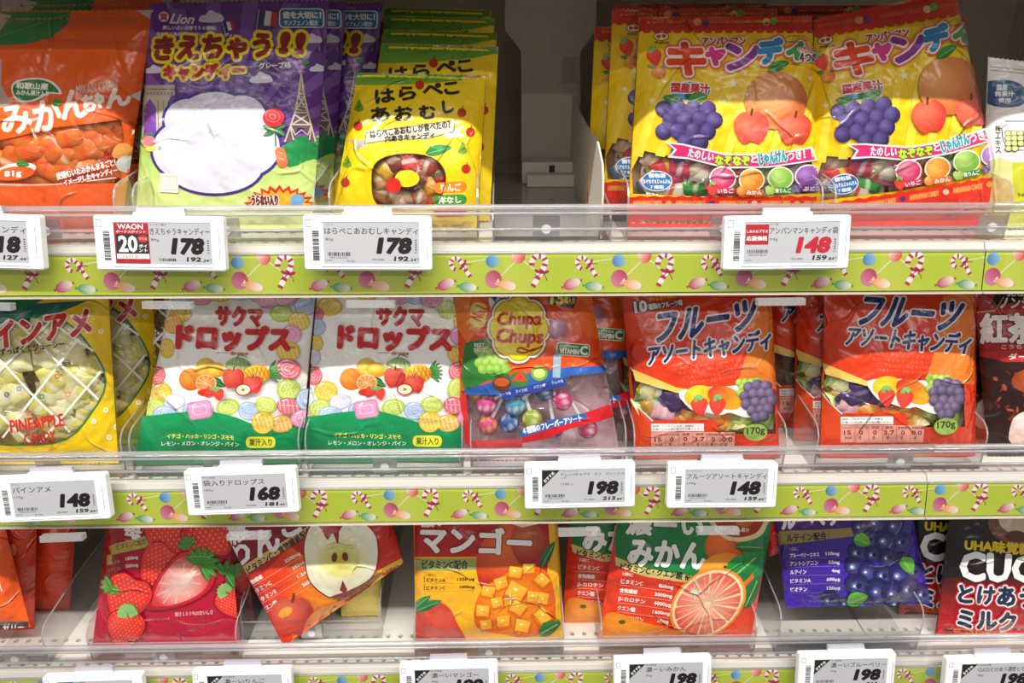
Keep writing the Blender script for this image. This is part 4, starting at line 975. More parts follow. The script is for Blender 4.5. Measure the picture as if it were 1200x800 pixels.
for k in range(14): A.ell(1182 + (k % 4) * 7, 156 + (k // 4) * 6, 4.4, 3.6, 0x2A3A1A); A.ell(1182 + (k % 4) * 7, 156 + (k // 4) * 6, 3.6, 2.9, 0xD2D88A)
A.text('梅エキス', 1166, 146, 1173, 180, 0x3A3A3A, 0, bold=.3, vert=True); A.text('94g', 1192, 226, 1204, 232, 0x3A4A1A)
b.build()
# ------------------------------------------------------------------ middle row
PINK, LIME, BLUE, YEL, ORG, ROSE, LIL = 0xF0A0C8, 0xC6DC5A, 0xB4CCF0, 0xF4CC40, 0xF8B450, 0xE8707E, 0xDCDCEE
def sakuma(b, x, w, ytop, sh, left, right):
    A = b.A; b.fill(0xFBFAF6); q = b.pix(); yb = q[2][1] + 6
    wv = [(x - 40, 482 + 6), (x - 4, 488), (x + 30, 482), (x + 72, 478), (x + 110, 487), (x + 136, 497), (x + 162, 500), (x + 200, 493), (x + 215, 490), (x + 215, yb), (x - 40, yb)]
    for (dx, dy, rx, ry, rt, c, k) in left + right + [
        (3, 491, 11, 8, 0, ORG, 2), (11, 477, 13, 10, -20, LIME, 0), (35, 470, 13, 9, -10, LIL, 3), (24, 484, 14, 9, 0, BLUE, 3), (58, 480, 14, 10, 0, BLUE, 3),
        (97, 477, 14, 10, -8, LIME, 0), (122, 481, 13, 11, 10, BLUE, 3), (142, 474, 13, 10, 10, LIME, 0), (168, 474, 13, 10, 10, ROSE, 2),
        (186, 466, 10, 13, 0, BLUE, 3)]: drop(A, x + dx, dy, rx, ry, rt, c, k)
    A.poly(wv, ('l', 0, 480, 0, 530, 0x129A5A, 0x0B7E48))
    drop(A, x + 66, 478, 14, 10.5, -8, PINK, 1)
    for dx, dy, rx, ry, c, k in ((160, 494, 13, 10, ORG, 2), (184, 488, 14, 11, PINK, 0), (140, 492, 13, 13, YEL, 2)): drop(A, x + dx, dy, rx, ry, 0, c, k)
    cx = x + 112
    A.push(sh, 0)
    red = 0xCB2026
    A.text('サクマ', x + 84, 360, x + 138, 381, red, 1.5, bold=2.6, skew=-.03)
    A.text('ドロップス', x + 40, 382, x + 170, 409, red, 1.5, bold=3.8, skew=.03)
    A.text('TM', x + 171, 405, x + 176, 408, 0x54504C); A.rect(x + 84, 412.5, x + 98, 413.4, red); A.text('drops', x + 101, 411, x + 121, 416, red, 2, bold=.4)
    orange(A, x + 54, 444, 14, hl=0xF0A848); orange(A, x + 72, 430, 12, 0xF0C83A, 0xD8901C, 0xF8DE60); A.ell(x + 83, 433, 12, 9, ('r', x + 80, 430, 13, 0xF8D850, 0xDE9620)); 
    melon(A, x + 109, 433, 16); pineapple(A, x + 131, 438, 17, 11, -8)
    leaf(A, x + 90, 448, 12, 4, -150); leaf(A, x + 82, 448, 13, 4, 20)
    apple(A, x + 105, 442, 12.5); apple(A, x + 128, 449, 11); slice_(A, x + 72, 448, 12.5, 10.5, 0, 0xF08020, 0xF4A030, 0xFBE8C8, 10, 0xF8B050)
    A.ell(x + 72, 459, 10, 4, 0xD8301C)
    strawberry(A, x + 76, 459, 6, 40); strawberry(A, x + 88, 460, 6.5, -10)
    A.ell(x + 117, 455, 9.5, 7, 0xC21A20); A.ell(x + 117, 455, 8, 5.6, 0xF7EFC0); A.ell(x + 117, 455, 2.4, 1.6, 0xB07A30)
    A.pop()
    A.text('イチゴ・ハッカ・リンゴ・スモモ', x + 28, 506, x + 106, 511.5, 0xE8E050, 1.5, bold=.35)
    A.text('レモン・メロン・オレンジ・パイン', x + 22, 514.5, x + 112, 519.5, 0xE4EFE0, .8, bold=.2)
    A.rrect(x + 120, 508.5, x + 154, 521.5, 5, 0xE8E03A); A.text('果汁入り', x + 124, 511, x + 150, 519, 0x1C5C34, bold=.35)
L1 = [(19, 460, 13, 12, 0, YEL, 0), (45, 353, 14, 10, 0, BLUE, 3), (42, 368, 13, 10, 0, YEL, 2), (34, 380, 11, 11, 0, ORG, 2), (26, 408, 9, 12, 0, YEL, 2), (15, 440, 9, 11, 20, ROSE, 3), (66, 350, 13, 8, 0, PINK, 0), (88, 347, 14, 7, 0, YEL, 2), (112, 346, 14, 6, 0, BLUE, 3), (134, 347, 12, 7, 0, PINK, 3)]
R1 = [(146, 352, 13, 10, 0, PINK, 0), (166, 350, 13, 9, 0, PINK, 3), (188, 358, 13, 11, 0, BLUE, 3), (160, 367, 13, 10, 0, LIME, 0), (180, 376, 12, 11, 0, YEL, 2), (172, 391, 11, 11, 0, PINK, 0), (168, 411, 13, 12, 0, YEL, 2), (168, 431, 14, 12, 20, ROSE, 3), (168, 455, 13, 12, 0, LIME, 0), (177, 478, 8, 12, 0, ORG, 2)]
b = Bag([(203, 330), (371, 330), (351, None), (160, None)], Y0, 2, 'white and green drops bag beside the pineapple bags, left of the two alike', full=.010, pw=8, color=0xFBFAF6, seed=1)
sakuma(b, 170, 0, 345, 0, L1, R1); b.build(); SAK1 = b
b = Bag([(373, 330), (546, 330), (539, None), (356, None)], Y0, 2, 'white and green drops bag next to the lollipop bag, right of the two alike', full=.010, pw=8, color=0xFBFAF6, seed=2)
L2 = [(18, 458, 14, 12, 0, YEL, 0), (22, 359, 16, 11, 0, YEL, 0), (6, 368, 10, 9, 0, ROSE, 3), (9, 383, 9, 10, 0, BLUE, 3), (7, 402, 8, 10, 0, YEL, 2), (5, 418, 7, 9, 0, LIL, 3), (4, 440, 10, 11, 0, ROSE, 3), (66, 346, 13, 6, 0, YEL, 2)]
R2 = [(104, 349, 12, 8, 0, PINK, 0), (122, 349, 11, 8, 0, BLUE, 3), (142, 351, 14, 10, 0, PINK, 0), (160, 363, 11, 11, 0, LIME, 2), (178, 378, 11, 11, 0, YEL, 2), (174, 393, 11, 11, 0, PINK, 0), (172, 414, 12, 11, 0, YEL, 2), (172, 434, 11, 11, 20, ROSE, 3), (170, 455, 10, 13, 0, LIME, 0), (172, 480, 7, 12, 0, ORG, 2)]
sakuma(b, 364, 0, 345, -6, L2, R2); b.build()
SAK1.again(.006, .032, 'white drops bag standing directly behind the left one', 'white drops bags standing behind the front ones')
b.again(.004, .034, 'white drops bag standing directly behind the right one', 'white drops bags standing behind the front ones')

def pine(b):
    A = b.A; q = b.pix()
    W = [(30 + 92 * math.cos(t) * (1 + .03 * math.cos(6 * t)), 446 + 77 * math.sin(t) * (1 + .03 * math.cos(6 * t))) for t in [2 * math.pi * k / 36 for k in range(36)]]
    A.poly([tuple(v) for v in q], 0xF6CE1A, holes=[W])
    A.poly([(-80, 330), (70, 330), (60, 345), (40, 357), (0, 376), (-80, 400)], 0x1E7C46); A.poly([(-60, 395), (-20, 372), (40, 356), (104, 352), (70, 366), (40, 372), (-10, 380), (-60, 402)], 0x12685E)
    A.poly([(-20, 350), (12, 330), (60, 330), (20, 352)], 0x2F9A50)
    A.line(W, 2.0, 0x2E7A3E, closed=True)
    for p, r in (((120, 352), (-40, 520)), ((150, 365), (-10, 530)), ((85, 345), (-70, 480)), ((130, 440), (50, 530)), ((40, 345), (-60, 430))): pass
    for a in ((-30, 392, 88, 512), (18, 376, 118, 470), (-60, 430, 36, 518), (62, 378, 122, 420), (100, 387, 4, 512), (58, 378, -60, 492), (122, 430, 46, 520), (14, 372, -60, 430)):
        p0, p1 = np.array(a[:2], float), np.array(a[2:], float)
        pts = [p0 + (p1 - p0) * t for t in np.linspace(0, 1, 40)]; pts = [p for p in pts if ((p[0] - 30) / 90) ** 2 + ((p[1] - 446) / 75) ** 2 < 1]
        if len(pts) > 2: A.line([pts[0], pts[len(pts) // 2], pts[-1]], 2.6, 0xF5F3E6)
    for i, (x, y) in enumerate(((124, 480), (110, 493), (136, 500), (118, 388), (146, 420), (150, 378), (128, 512))): A.ell(x, y, 3.2, 3.2, 0xFBF6D8, n=12); A.ell(x, y, 1.2, 1.2, 0xF3CE20, n=8)
    for i, (x, y, c) in enumerate(((44, 412, 0xC85A50), (23, 455, 0x4A7AB8), (8, 462, 0x3A4A88), (50, 464, 0x2A8A4A), (35, 483, 0xE06A78), (80, 462, 0xE87A90), (68, 440, 0xD04A3A))): A.line([(x + 2.4 * math.cos(t), y + 2.4 * math.sin(t)) for t in [2 * math.pi * k / 10 for k in range(10)]], 1.3, c, closed=True)
    A.text('パインアメ', -38, 372, 107, 402, 0xC81E24, -9, bold=2.6, out=[(0xF6E8DC, 1.6)], skew=.1)
    A.text('甘ずっぱくてジューシー', -8, 404, 77, 412, 0x22301C, -8, bold=.45)
    A.text('PINEAPPLE', 13, 488, 75, 502, 0xD8281C, -7, bold=.7); A.text('CANDY', 29, 506, 65, 519, 0xD8281C, -6, bold=.7)
    A.text('パイン', 68, 502, 82, 506, 0x2A4A20, -20)
    rr = random.Random(3)
    for k in range(64):
        x, y = rr.uniform(-50, 112), rr.uniform(384, 518)
        if ((x - 30) / 82) ** 2 + ((y - 446) / 68) ** 2 < 1: b.cand.append(('wrap', x, y, rr.uniform(.8, .95), rr.uniform(0, 180), (0xEEE69A, 0xE6DC74, 0xF4EEB8)[k % 3], (0xF6F2D2, 0xF2EEC8)[k % 2]))
b = Bag([(-62, 330), (127, 330), (140, None), (-72, None)], Y0, 2, 'yellow pineapple candy bag at the left edge, in front', 'yellow pineapple candy bags', full=.019, color=0xF6CE1A, back=0xE8C24A, window=True, seed=3)
pine(b); b.build(); PINE = b
b.again(.022, .030, 'yellow pineapple candy bag second in line, showing its right edge', yaw=4)
b.again(.050, .055, 'yellow pineapple candy bag third in line, showing a red letter', yaw=-3, roll=3)

def chupa(b):
    A = b.A; q = b.pix()
    top = [tuple(q[0]), tuple(q[1]), (712, 436), (700, 430), (672, 436), (650, 438), (626, 446), (600, 452), (572, 450), (545, 458), (534, 440)]
    A.poly([(500, 320), (712, 320), (714, 436), (690, 432), (650, 436), (610, 446), (575, 448), (545, 458), (535, 458), (500, 440)], 0xE84E14)
    A.poly([(500, 320), (560, 320), (566, 380), (548, 402), (500, 330)], 0xF07A24)
    A.poly([(545, 402), (570, 396), (590, 420), (598, 442), (570, 446), (545, 460), (540, 440)], 0x2E7A34)
    A.poly([(640, 320), (712, 320), (714, 400), (690, 395), (668, 372)], 0xEE6A1E)
    grapes(A, [(562 + 9 * i + 4 * (j % 2), 411 + 7 * j) for j in range(4) for i in range(4)], 6, 0x5E9E2E, 0xB4D860)
    A.poly([(572, 330), (612, 330), (596, 366), (578, 366)], 0x2C62A8); A.text('MINI', 575, 346, 612, 366, 0xE8EEF2, -12, bold=1.8)
    A.rrect(551, 354, 570, 384, 8, 0xF2D66A, 4); A.text('No.1', 553, 360, 569, 374, 0xD8402A, -65, bold=.7)
    A.text('BEST', 556, 402, 568, 406, 0xE8E4D8, bold=.3); A.text('TASTE', 555, 408, 569, 412, 0xE8E4D8, bold=.3)
    P = []
    for k in range(64):
        t = 2 * math.pi * k / 64; r = 1 + .11 * abs(math.cos(4 * t)) ** .6 * 1; P.append((608 + 33.5 * r * math.cos(t), 385 + 36.5 * r * math.sin(t)))
    c = np.array((608, 385.)); P = np.array(P)
    A.poly([tuple(v) for v in c + (P - c) * 1.05], 0x8A4A1C); A.poly([tuple(v) for v in c + (P - c) * 1.0], 0xF4F0EA); A.poly([tuple(v) for v in c + (P - c) * .94], 0xC88A1A); A.poly([tuple(v) for v in c + (P - c) * .90], 0xF4DC1A)
    A.text('Chupa', 583, 366, 634, 385, 0xC8201C, -1, bold=1.5, skew=.12); A.text('Chups', 582, 386, 636, 406, 0xC8201C, 1, bold=1.7, skew=.12)
    A.line([(636, 405), (622, 411), (610, 407), (606, 411), (614, 413), (628, 408)], 2.2, 0xC8201C, 4); A.text('R', 622, 412.5, 624, 414.5, 0xA05A20)
    A.ell(654, 386, 12, 12, ('r', 650, 382, 14, 0xE0A8C4, 0x9E4A74)); A.ell(650, 381, 3, 4, 0xF4DCE8)
    A.poly([(645, 340), (677, 345), (672, 361), (642, 356)], 0x1A2A5E); A.text('15', 646, 341, 660, 357, 0xF4D81A, 6, bold=1.5); A.text('個入り', 661, 348, 673, 356, 0xF4D81A, 8, bold=.6)
    A.rrect(652, 402, 691, 417, 3, 0xF2F0E0, 4); A.rrect(653, 403, 690, 416, 2.5, 0x2A7A3A, 4); A.text('CONTAINING', 656, 404.4, 678, 407, 0xE8F0D8, 4, bold=.15); A.text('VITAMIN', 656, 408.5, 678, 414.5, 0xF4F0E0, 4, bold=.6); A.text('C', 680, 405.5, 688, 415.5, 0xF4F0E0, 4, bold=1.2)
    A.poly([(545, 456), (600, 440), (664, 430), (714, 428), (714, 436), (668, 440), (648, 446), (594, 468), (588, 462), (545, 462)], 0x2B5FB0)
    A.poly([(586, 458), (662, 442), (664, 452), (588, 467)], 0x2B3F8E)
    A.ell(588, 449, 11, 9, 0x6A3416); A.ell(588, 447, 9, 5, 0xC05A2A); A.ell(609, 444, 11, 9, 0x3F7A34); A.poly([(600, 446), (618, 446), (609, 434)], 0xD8402E); A.ell(632, 437, 10, 9, 0x7AA63A); A.ell(632, 437, 7, 6, 0xC2D87A)
    A.rect(648, 416, 657, 442, 0x9CB0C0, 3); A.rect(650, 412, 655, 418, 0x7A8EA0, 3)
    for t, x, y in (('コーラ味', 592, 461), ('スイカ味', 611, 457), ('メロン味', 632, 452), ('ラムネ味', 653, 447)): A.text(t, x - 7, y - 2, x + 7, y + 2, 0xDCE4F4, -10)
    A.poly([(612, 505), (648, 495), (690, 482), (712, 474), (732, 478), (722, 487), (700, 494), (668, 502), (640, 514), (612, 519)], 0xD8202A)
    A.poly([(610, 504), (640, 494), (684, 484), (690, 489), (650, 500), (610, 513)], 0x2467B4)
    A.text('４種類のフレーバーアソート', 612, 493, 682, 501, 0xF2F4F8, -13, bold=.6)
    A.poly([(548, 516), (612, 514), (612, 530), (548, 530)], 0xD64A4E); A.poly([(540, 460), (547, 460), (552, 520), (546, 520)], 0xE02A30)
    for x, y, r, c1, c2 in ((570, 477, 150, 0xE8508E, 0xF4D8E4), (604, 478, 60, 0x4FA0C0, 0xCDE6EE), (660, 473, 80, 0xE03A80, 0xF6D0DE), (624, 494, 20, 0xA8B82E, 0xECEFB4), (572, 502, 170, 0xE0507A, 0xF4B860), (597, 500, 100, 0x2E58A0, 0xB8CCE8), (650, 505, 60, 0x3868A8, 0xE8A850), (637, 461, 120, 0x3A5678, 0xA8B8C8), (560, 464, 200, 0xD8A030, 0xE0C890), (690, 506, 110, 0xC84870, 0xE8C8D0)): b.cand.append(('pop', x, y, 1.0, r - 90, c1, c2))
b = Bag([(522, 330), (690, 330), (728, None), (545, None)], Y0, 2, 'orange and clear bag of wrapped lollipops with round yellow flower logo, in front', full=.019, color=0xE84E14, back=0xD8B4BE, window=True, seed=4, low=.75)
chupa(b); b.build(); b.again(.034, .034, 'orange lollipop bag standing behind, only its right edge visible')

def fruits(A, rot=0):
    """printed fruit group with a white contour, origin at its middle"""
    A.poly([(-46, -14), (-14, -18), (14, -17), (44, -16), (46, 6), (42, 20), (28, 20), (12, 14), (0, 16), (-22, 10), (-34, 6)], 0xF6F2EA, 3)
    A.ell(-22, -8, 18, 13, ('r', -26, -12, 20, 0xF8DE3A, 0xEAA818), 0); A.ell(8, -4, 22, 13, ('l', -8, -14, 18, 8, 0xD83A28, 0xF4A824), 25)
    grapes(A, [(26 + 7 * i + 3.5 * (j % 2), -20 + 6 * j) for j in range(3) for i in range(4)], 5.0, 0x6FA030, 0xC0DC60)
    strawberry(A, -23, 4, 10, -4); strawberry(A, -2, 5, 10, 6)
    grapes(A, [(36, -14), (46, -16), (56, -14), (31, -4), (41, -6), (51, -6), (60, -5), (32, 5), (43, 4), (53, 5), (61, 3), (38, 13), (48, 13), (56, 12), (42, 21), (50, 20)], 6.6, 0x3A2A4C, 0x8A7A9C)
def assort(b, tx, ty, rot, fx, fy, bx):
    A = b.A; q = b.pix(); L, Rr = bx, bx + 180
    W = [(L + 6, fy - 26), (L + 18, fy - 12), (L + 40, fy - 2), (L + 70, fy + 2), (Rr - 40, fy + 2), (Rr - 6, fy + 2), (Rr - 4, fy + 52), (L + 110, fy + 52), (L + 106, fy + 36), (L + 30, fy + 36), (L + 10, fy + 14)]
    q2 = [tuple(v) for v in q]
    A.poly([(p[0], p[1]) for p in q2], 0xDE3C18, holes=[[(x, y) for x, y in W]])
    A.poly([(Rr - 30, fy - 100), (Rr + 6, fy - 110), (Rr + 6, fy + 2), (Rr - 50, fy - 2), (Rr - 36, fy - 50)], 0xE87A28)
    A.line(W[:5], 1.6, 0xF4EFE6, 3)
    A.poly([(L + 8, fy - 24), (L + 60, fy - 2), (L + 100, fy + 2), (L + 60, fy + 4), (L + 12, fy - 10)], 0xF0C860)
    nav, wh = 0x1E2C74, 0xEFE6E2
    A.push(tx, ty, 1, rot)
    A.text('フルーツ', -58, -26, 58, 8, nav, 0, bold=2.3, out=[(wh, 1.9)], skew=.3)
    A.text('アソートキャンディ', -72, 10, 72, 34, nav, 0, bold=1.4, out=[(wh, 1.8)], skew=.2)
    A.text('10', -80, -43, -66, -30, 0xF4F0EA, 0, bold=1.2, out=[(0x2A1A3A, 1.4)]); A.text('種類のフルーツ味', -64, -38, -24, -31, 0xF4F0EA, 0, bold=.5, out=[(0x2A1A3A, 1.2)])
    A.text('おいしさいろいろ', -62, -46, -30, -41, 0xE8C030, 0, bold=.4)
    A.rrect(-26, -54, 18, -43, 2, 0x7E1A34, -2); A.text('TOPVALU', -22, -51.5, 14, -46, 0xE8D4D8, -2, bold=.5)
    for k in range(4): A.text('いちご・オレンジ・ぶどう・パイン・もも・りんご・レモン'[k:k + 17], -44 + 4 * k, 39 + 6.2 * k, 54 - 3 * k, 42.6 + 6.2 * k, 0xEE8A70, 0)
    A.pop()
    A.push(fx, fy + 14, 1, rot * .5); fruits(A); A.pop()
    A.poly([(L + 6, fy + 14), (L + 30, fy + 36), (L + 30, fy + 66), (L + 2, fy + 66)], 0xE04A20); A.line([(L + 6, fy + 10), (L + 16, fy + 22), (L + 32, fy + 37)], 1.4, 0xF4EFE6)
    A.rect(L + 30, fy + 40, L + 92, fy + 49, 0xF6F2EE); A.text('使用しているアレルギー物質は', L + 32, fy + 41.5, L + 80, fy + 44, 0x3A3A40); A.text('お買い上げの際に表示をご覧ください', L + 32, fy + 45.3, L + 90, fy + 47.8, 0x3A3A40)
    A.rect(L + 30, fy + 50, L + 128, fy + 70, 0xF0A494)
    for k, (h, v) in enumerate((('エネルギー', '15'), ('たんぱく質', '0'), ('脂質', '0'), ('糖質', '3.7'), ('食物繊維', '0'), ('食塩相当量', '0.0'))):
        x = L + 31 + 16.2 * k; A.text(h, x + (3 if len(h) < 3 else 1), fy + 51.2, x + (12 if len(h) < 3 else 15), fy + 54.2, 0x6A1A14); A.text(v, x + 7 - 2 * len(v), fy + 56, x + 7 + 2 * len(v), fy + 61, 0x5A1A18, bold=.2); A.rect(x + 15.6, fy + 51, x + 16, fy + 69, 0x9A3A30)
        A.text('kcal' if k == 0 else 'g', x + 4, fy + 62.5, x + 4 + (8 if k == 0 else 3), fy + 66, 0x5A1A18)
    A.ell(L + 152, fy + 50, 14, 10, 0xA8C860); A.text('170g', L + 142, fy + 44, L + 163, fy + 54, 0x2A4A24, -4, bold=.5)
    cs = [(18, 4, -40, 0xF0ECB0, 0xE8D040), (40, 8, 20, 0xE8E6D4, 0x7AB83A), (28, 22, -15, 0x86C040, 0xD8E8A8), (48, 30, 15, 0xF0B8C4, 0xF6DCE2), (22, 40, 25, 0xF4D8DC, 0xE890A0), (70, 36, -30, 0xF0902A, 0xF8C870),
          (92, 40, 20, 0xE8741E, 0xF4B050), (108, 34, 80, 0xF08828, 0xF8D080), (124, 44, -10, 0xF6A838, 0xF2E0A0), (142, 34, 30, 0xA8C84A, 0xE8F0B0), (156, 44, -60, 0x8AB23A, 0xF0E8C8), (84, 20, 10, 0x5A3A7A, 0x9A86B0),
          (60, 14, 70, 0x4A3068, 0x8C74A8), (112, 18, 40, 0xF4E4C8, 0xE86A30), (134, 16, -20, 0xE8503C, 0xF6C0A0), (12, 24, 85, 0xC89A3A, 0xF0E0A8), (160, 20, 60, 0x70902E, 0xD8E0A0), (98, 6, -50, 0xE8DCC0, 0xB04A2A), (150, 6, 15, 0xF0C050, 0xF8E8B0)]
    for x, y, r, c1, c2 in cs: b.cand.append(('wrap', L + x, fy + y, .95, r, c1, c2))
    b.cand.append(('twist', L + 36, fy + 17, 1.05, -30, 0x7DBE38, 0xD6EEA0)); b.cand.append(('twist', L + 125, fy + 28, 1.05, 5, 0xF49A28, 0xF4D8A0))
b = Bag([(728, 330), (903, 330), (914, None), (744, None)], Y0, 2, 'orange assorted fruit candy bag in the middle row beside the lollipop bags', full=.019, color=0xDE3C18, back=0xB87858, window=True, seed=5, low=.8)
assort(b, 828, 385, -8, 842, 456, 733); b.build(); AS = b
b = Bag([(966, 330), (1144, 330), (1143, None), (960, None)], Y0, 2, 'orange assorted fruit candy bag beside the dark tea bag, with its full title showing', full=.021, color=0xDE3C18, back=0xB87858, window=True, seed=6, low=.8)
assort(b, 1066, 376, 4, 1062, 448, 955); b.build(); AS2 = b
AS2.again(-.012, .030, 'orange assorted fruit bag standing right behind the one beside the tea bag')
AS2.again(-.034, .060, 'orange assorted fruit bag third in line, its left edge in shade', yaw=5)
AS.again(-.004, .032, 'orange assorted fruit bag standing behind the one beside the lollipops')

b = Bag([(1140, 330), (1296, 330), (1300, None), (1158, None)], Y0, 2, 'dark red and black tea candy bag cut by the right edge of the photo', full=.017, color=0x2A1512, seed=7)
A = b.A; b.fill(0x2A1512); A.poly([(1100, 362), (1310, 345), (1310, 405), (1150, 412), (1100, 405)], 0xA8161C); A.poly([(1100, 330), (1172, 330), (1160, 360), (1100, 372)], 0xB02222)
A.line([(1140, 366), (1166, 364), (1176, 348)], 1.4, 0xC89A50); A.text('SUGARLESS', 1180, 341, 1230, 347, 0xE8E0D8, bold=.5); A.text('ノンシュガー', 1172, 348, 1246, 361, 0xF0EAE4, 0, bold=1.1)
A.text('紅茶', 1149, 368, 1214, 402, 0xF2E8E0, 0, bold=2.6, out=[(0x5A0A0E, 1.2)]); A.text('こうちゃ', 1174, 404, 1206, 409, 0xE8C8A0, bold=.3)
A.poly([(1120, 412), (1310, 405), (1310, 422), (1178, 424), (1160, 419)], 0xB8201E); A.text('ダージリン', 1182, 414, 1236, 421, 0xF0E8D8, bold=.5)
rr = random.Random(5)
for k in range(60): A.ell(rr.uniform(1165, 1290), rr.uniform(436, 500), rr.uniform(2, 5), rr.uniform(1.5, 3), (0x7A2A1A, 0xA8482A, 0x5A1E14)[k % 3], rr.uniform(0, 180), n=8)
A.ell(1218, 446, 34, 16, ('r', 1215, 442, 36, 0xC8602A, 0x7A2A14)); A.poly([(1186, 520), (1184, 500), (1192, 486), (1210, 484), (1230, 520)], 0xF0D0C4, 3); A.ell(1196, 494, 10, 8, 0xF6E2D8)
b.build(); b.again(-.012, .03, 'dark tea candy bag behind the front one, golden side showing')
# ------------------------------------------------------------------ bottom row
def rows(A, x0, x1, y, dy, items, col, rot=0, h=5, lines=0xF0B0A0, lab=None):
    for k, (a, v) in enumerate(items):
        A.text(a, x0, y + dy * k, x0 + min(h * .95 * len(a), (x1 - x0) * .6), y + dy * k + h, col, rot, bold=.3); A.text(v, x1 - h * .62 * len(v), y + dy * k + .3, x1, y + dy * k + h, col, rot, bold=.4)
        if lines: A.rect(x0, y + dy * k + h + 1.6, x1, y + dy * k + h + 2.1, lines)
# strawberry
b = Bag([(131, 572), (263, 572), (282, None), (108, None)], Y0, 3, 'red bag printed with whole and halved strawberries', full=.014, color=0xB8102A, seed=11)
A = b.A; b.fill(('l', 0, 600, 0, 760, 0xA80E24, 0xC4123C)); A.poly([(100, 560), (262, 560), (262, 612), (180, 612), (120, 700), (100, 700)], 0x9A0E1C)
A.text('濃ーい', 144, 580, 200, 608, 0xF2ECEA, 6, bold=1.2); A.text('苺', 147, 611, 166, 630, 0xF0E8E6, 10, bold=1.6); A.text('いちごの贅沢', 168, 618, 181, 622, 0xE8C8C8, 0, bold=.2)
A.poly([(128, 640), (136, 636), (178, 626), (184, 632), (176, 640), (132, 649)], 0xB4A04C); A.text('ビタミンC配合', 137, 633, 172, 640, 0x7A5A1A, -12, bold=.3)
A.poly([(126, 650), (133, 648), (131, 660), (126, 662)], 0xB4A04C)
for k, (p, q) in enumerate((('果汁', '1000mg'), ('ビタミンC', '500mg'))): A.text(p, 128, 656 + 8 * k, 142, 660 + 8 * k, 0xE8B0B4, -12); A.text(q, 148, 651 + 9 * k, 162, 656 + 9 * k, 0xF0D0D0, -8, bold=.3)
strawberry(A, 200, 628, 30, -5, c=0xB80E18); strawberry(A, 188, 665, 27, 34, leaves=False, c=0xD01420); strawberry(A, 242, 622, 32, 170, leaves=False, c=0xB80E18)
A.push(212, 682, .70, 52, 1); strawberry(A, 0, 0, 40, 0, cut=True, leaves=False); A.pop()
for a in range(9): leaf(A, 236, 660, 22, 5, -150 + 27 * a, 0x4E9A38, 0x1E6A28)
for a in range(5): leaf(A, 222, 640, 14, 4, 190 + 30 * a, 0x4E9A38, 0x1E6A28)
strawberry(A, 150, 699, 27, 24, leaves=False, c=0xE0141E)
for a in range(6): leaf(A, 133, 684, 13, 4, 60 + 36 * a, 0x6EB048, 0x2C7A2E)
strawberry(A, 148, 736, 22, 10, c=0xD8121C); strawberry(A, 272, 705, 18, -30, c=0xD01820)
for a in range(6): leaf(A, 264, 672, 18, 5, -120 + 36 * a, 0x3E8A38, 0x1E5E28)
A.text('果汁１００％のおいしさ', 206, 714, 250, 719, 0xF0C4CC, -4, bold=.2); A.text('※画像はイメージです', 170, 722, 200, 725, 0xE8A0B0, -3)
b.build(); b.again(.004, .03, 'red strawberry bag standing behind the front strawberry bag')
# apple, tipped over
b = Bag([(246, 592), (449, 578), (473, 660), (333, 757)], .030, 3, 'red apple candy bag tipped onto its corner', full=.014, color=0xB0181E, lean=12, seed=12, lift=.002)
A = b.A; b.fill(('l', 300, 610, 360, 740, 0x9A1420, 0xE83018))
A.poly([(230, 580), (440, 570), (384, 600), (352, 622), (262, 676), (240, 640)], 0x84101E); A.poly([(345, 750), (300, 680), (340, 640), (370, 660), (400, 700), (440, 670), (474, 652), (470, 665)], ('l', 330, 690, 440, 700, 0xE8401C, 0xF4C020))
A.poly([(262, 677), (352, 622), (385, 600), (388, 606), (356, 630), (290, 672), (268, 684)], 0xD8B878)
A.text('ビタミンC・食物繊維配合', 283, 640, 372, 649, 0x3A2A1A, -33, bold=.5)
A.text('濃', 262, 612, 290, 636, 0xF2ECEA, -30, bold=1.2); A.text('り', 274, 637, 293, 660, 0xF6F2F0, -24, bold=2.2); A.text('ん', 297, 620, 326, 648, 0xF6F2F0, -24, bold=2.4); A.text('ご', 328, 600, 354, 626, 0xF6F2F0, -26, bold=2.4)
A.push(329, 684, 1, -31); rows(A, -34, 38, -22, 11.5, (('食物繊維', '3500mg'), ('ビタミンC', '350mg'), ('ビタミンE', '1.2mg'), ('クエン酸', '360mg')), 0xF4E4DC, h=5.4); A.pop()
P = [(384, 632), (376, 618), (366, 614), (358, 634), (358, 655), (364, 680), (384, 697), (392, 696), (410, 690), (434, 676), (442, 655), (440, 628), (426, 613), (408, 612), (398, 622), (396, 636), (390, 624)]
A.poly([(x * 1.035 - 400 * .035, y * 1.035 - 655 * .035) for x, y in P], 0x9A1018, 4)
A.poly(P, ('r', 397, 655, 46, 0xE6E298, 0xF4F1DC), 4); A.ell(399, 655, 27, 20, ('r', 399, 655, 26, 0xC8BC2A, 0xECE8A6), 10); pass
A.ell(392.5, 652, 3.4, 5.4, 0x7A2A1E, 8); A.ell(405, 651, 3.6, 5.2, 0x7A2A1E, -10); A.poly([(398, 690), (402, 678), (407, 690), (403, 694)], 0x8A2A1A); A.line([(397, 618), (396, 636)], 2, 0x8A1C1A)
A.poly([(386, 698), (410, 691), (436, 676), (450, 668), (430, 690), (406, 704)], 0x8A3A10, 0)
A.text('りんご果汁使用', 414, 684, 436, 688, 0x7A7A10, -38)
apple(A, 343, 722, 24, 0xA8101C, 0xF06A50); A.ell(335, 716, 9, 5, 0xF6A83A, -30)
A.ell(385, 735, 34, 26, ('r', 378, 722, 36, 0xF6A050, 0xC81422), -42); A.ell(392, 716, 22, 9, ('r', 392, 716, 22, 0xF8B840, 0xD83420), -35); A.line([(387, 722), (389, 713), (393, 708)], 1.6, 0x5A2A14)
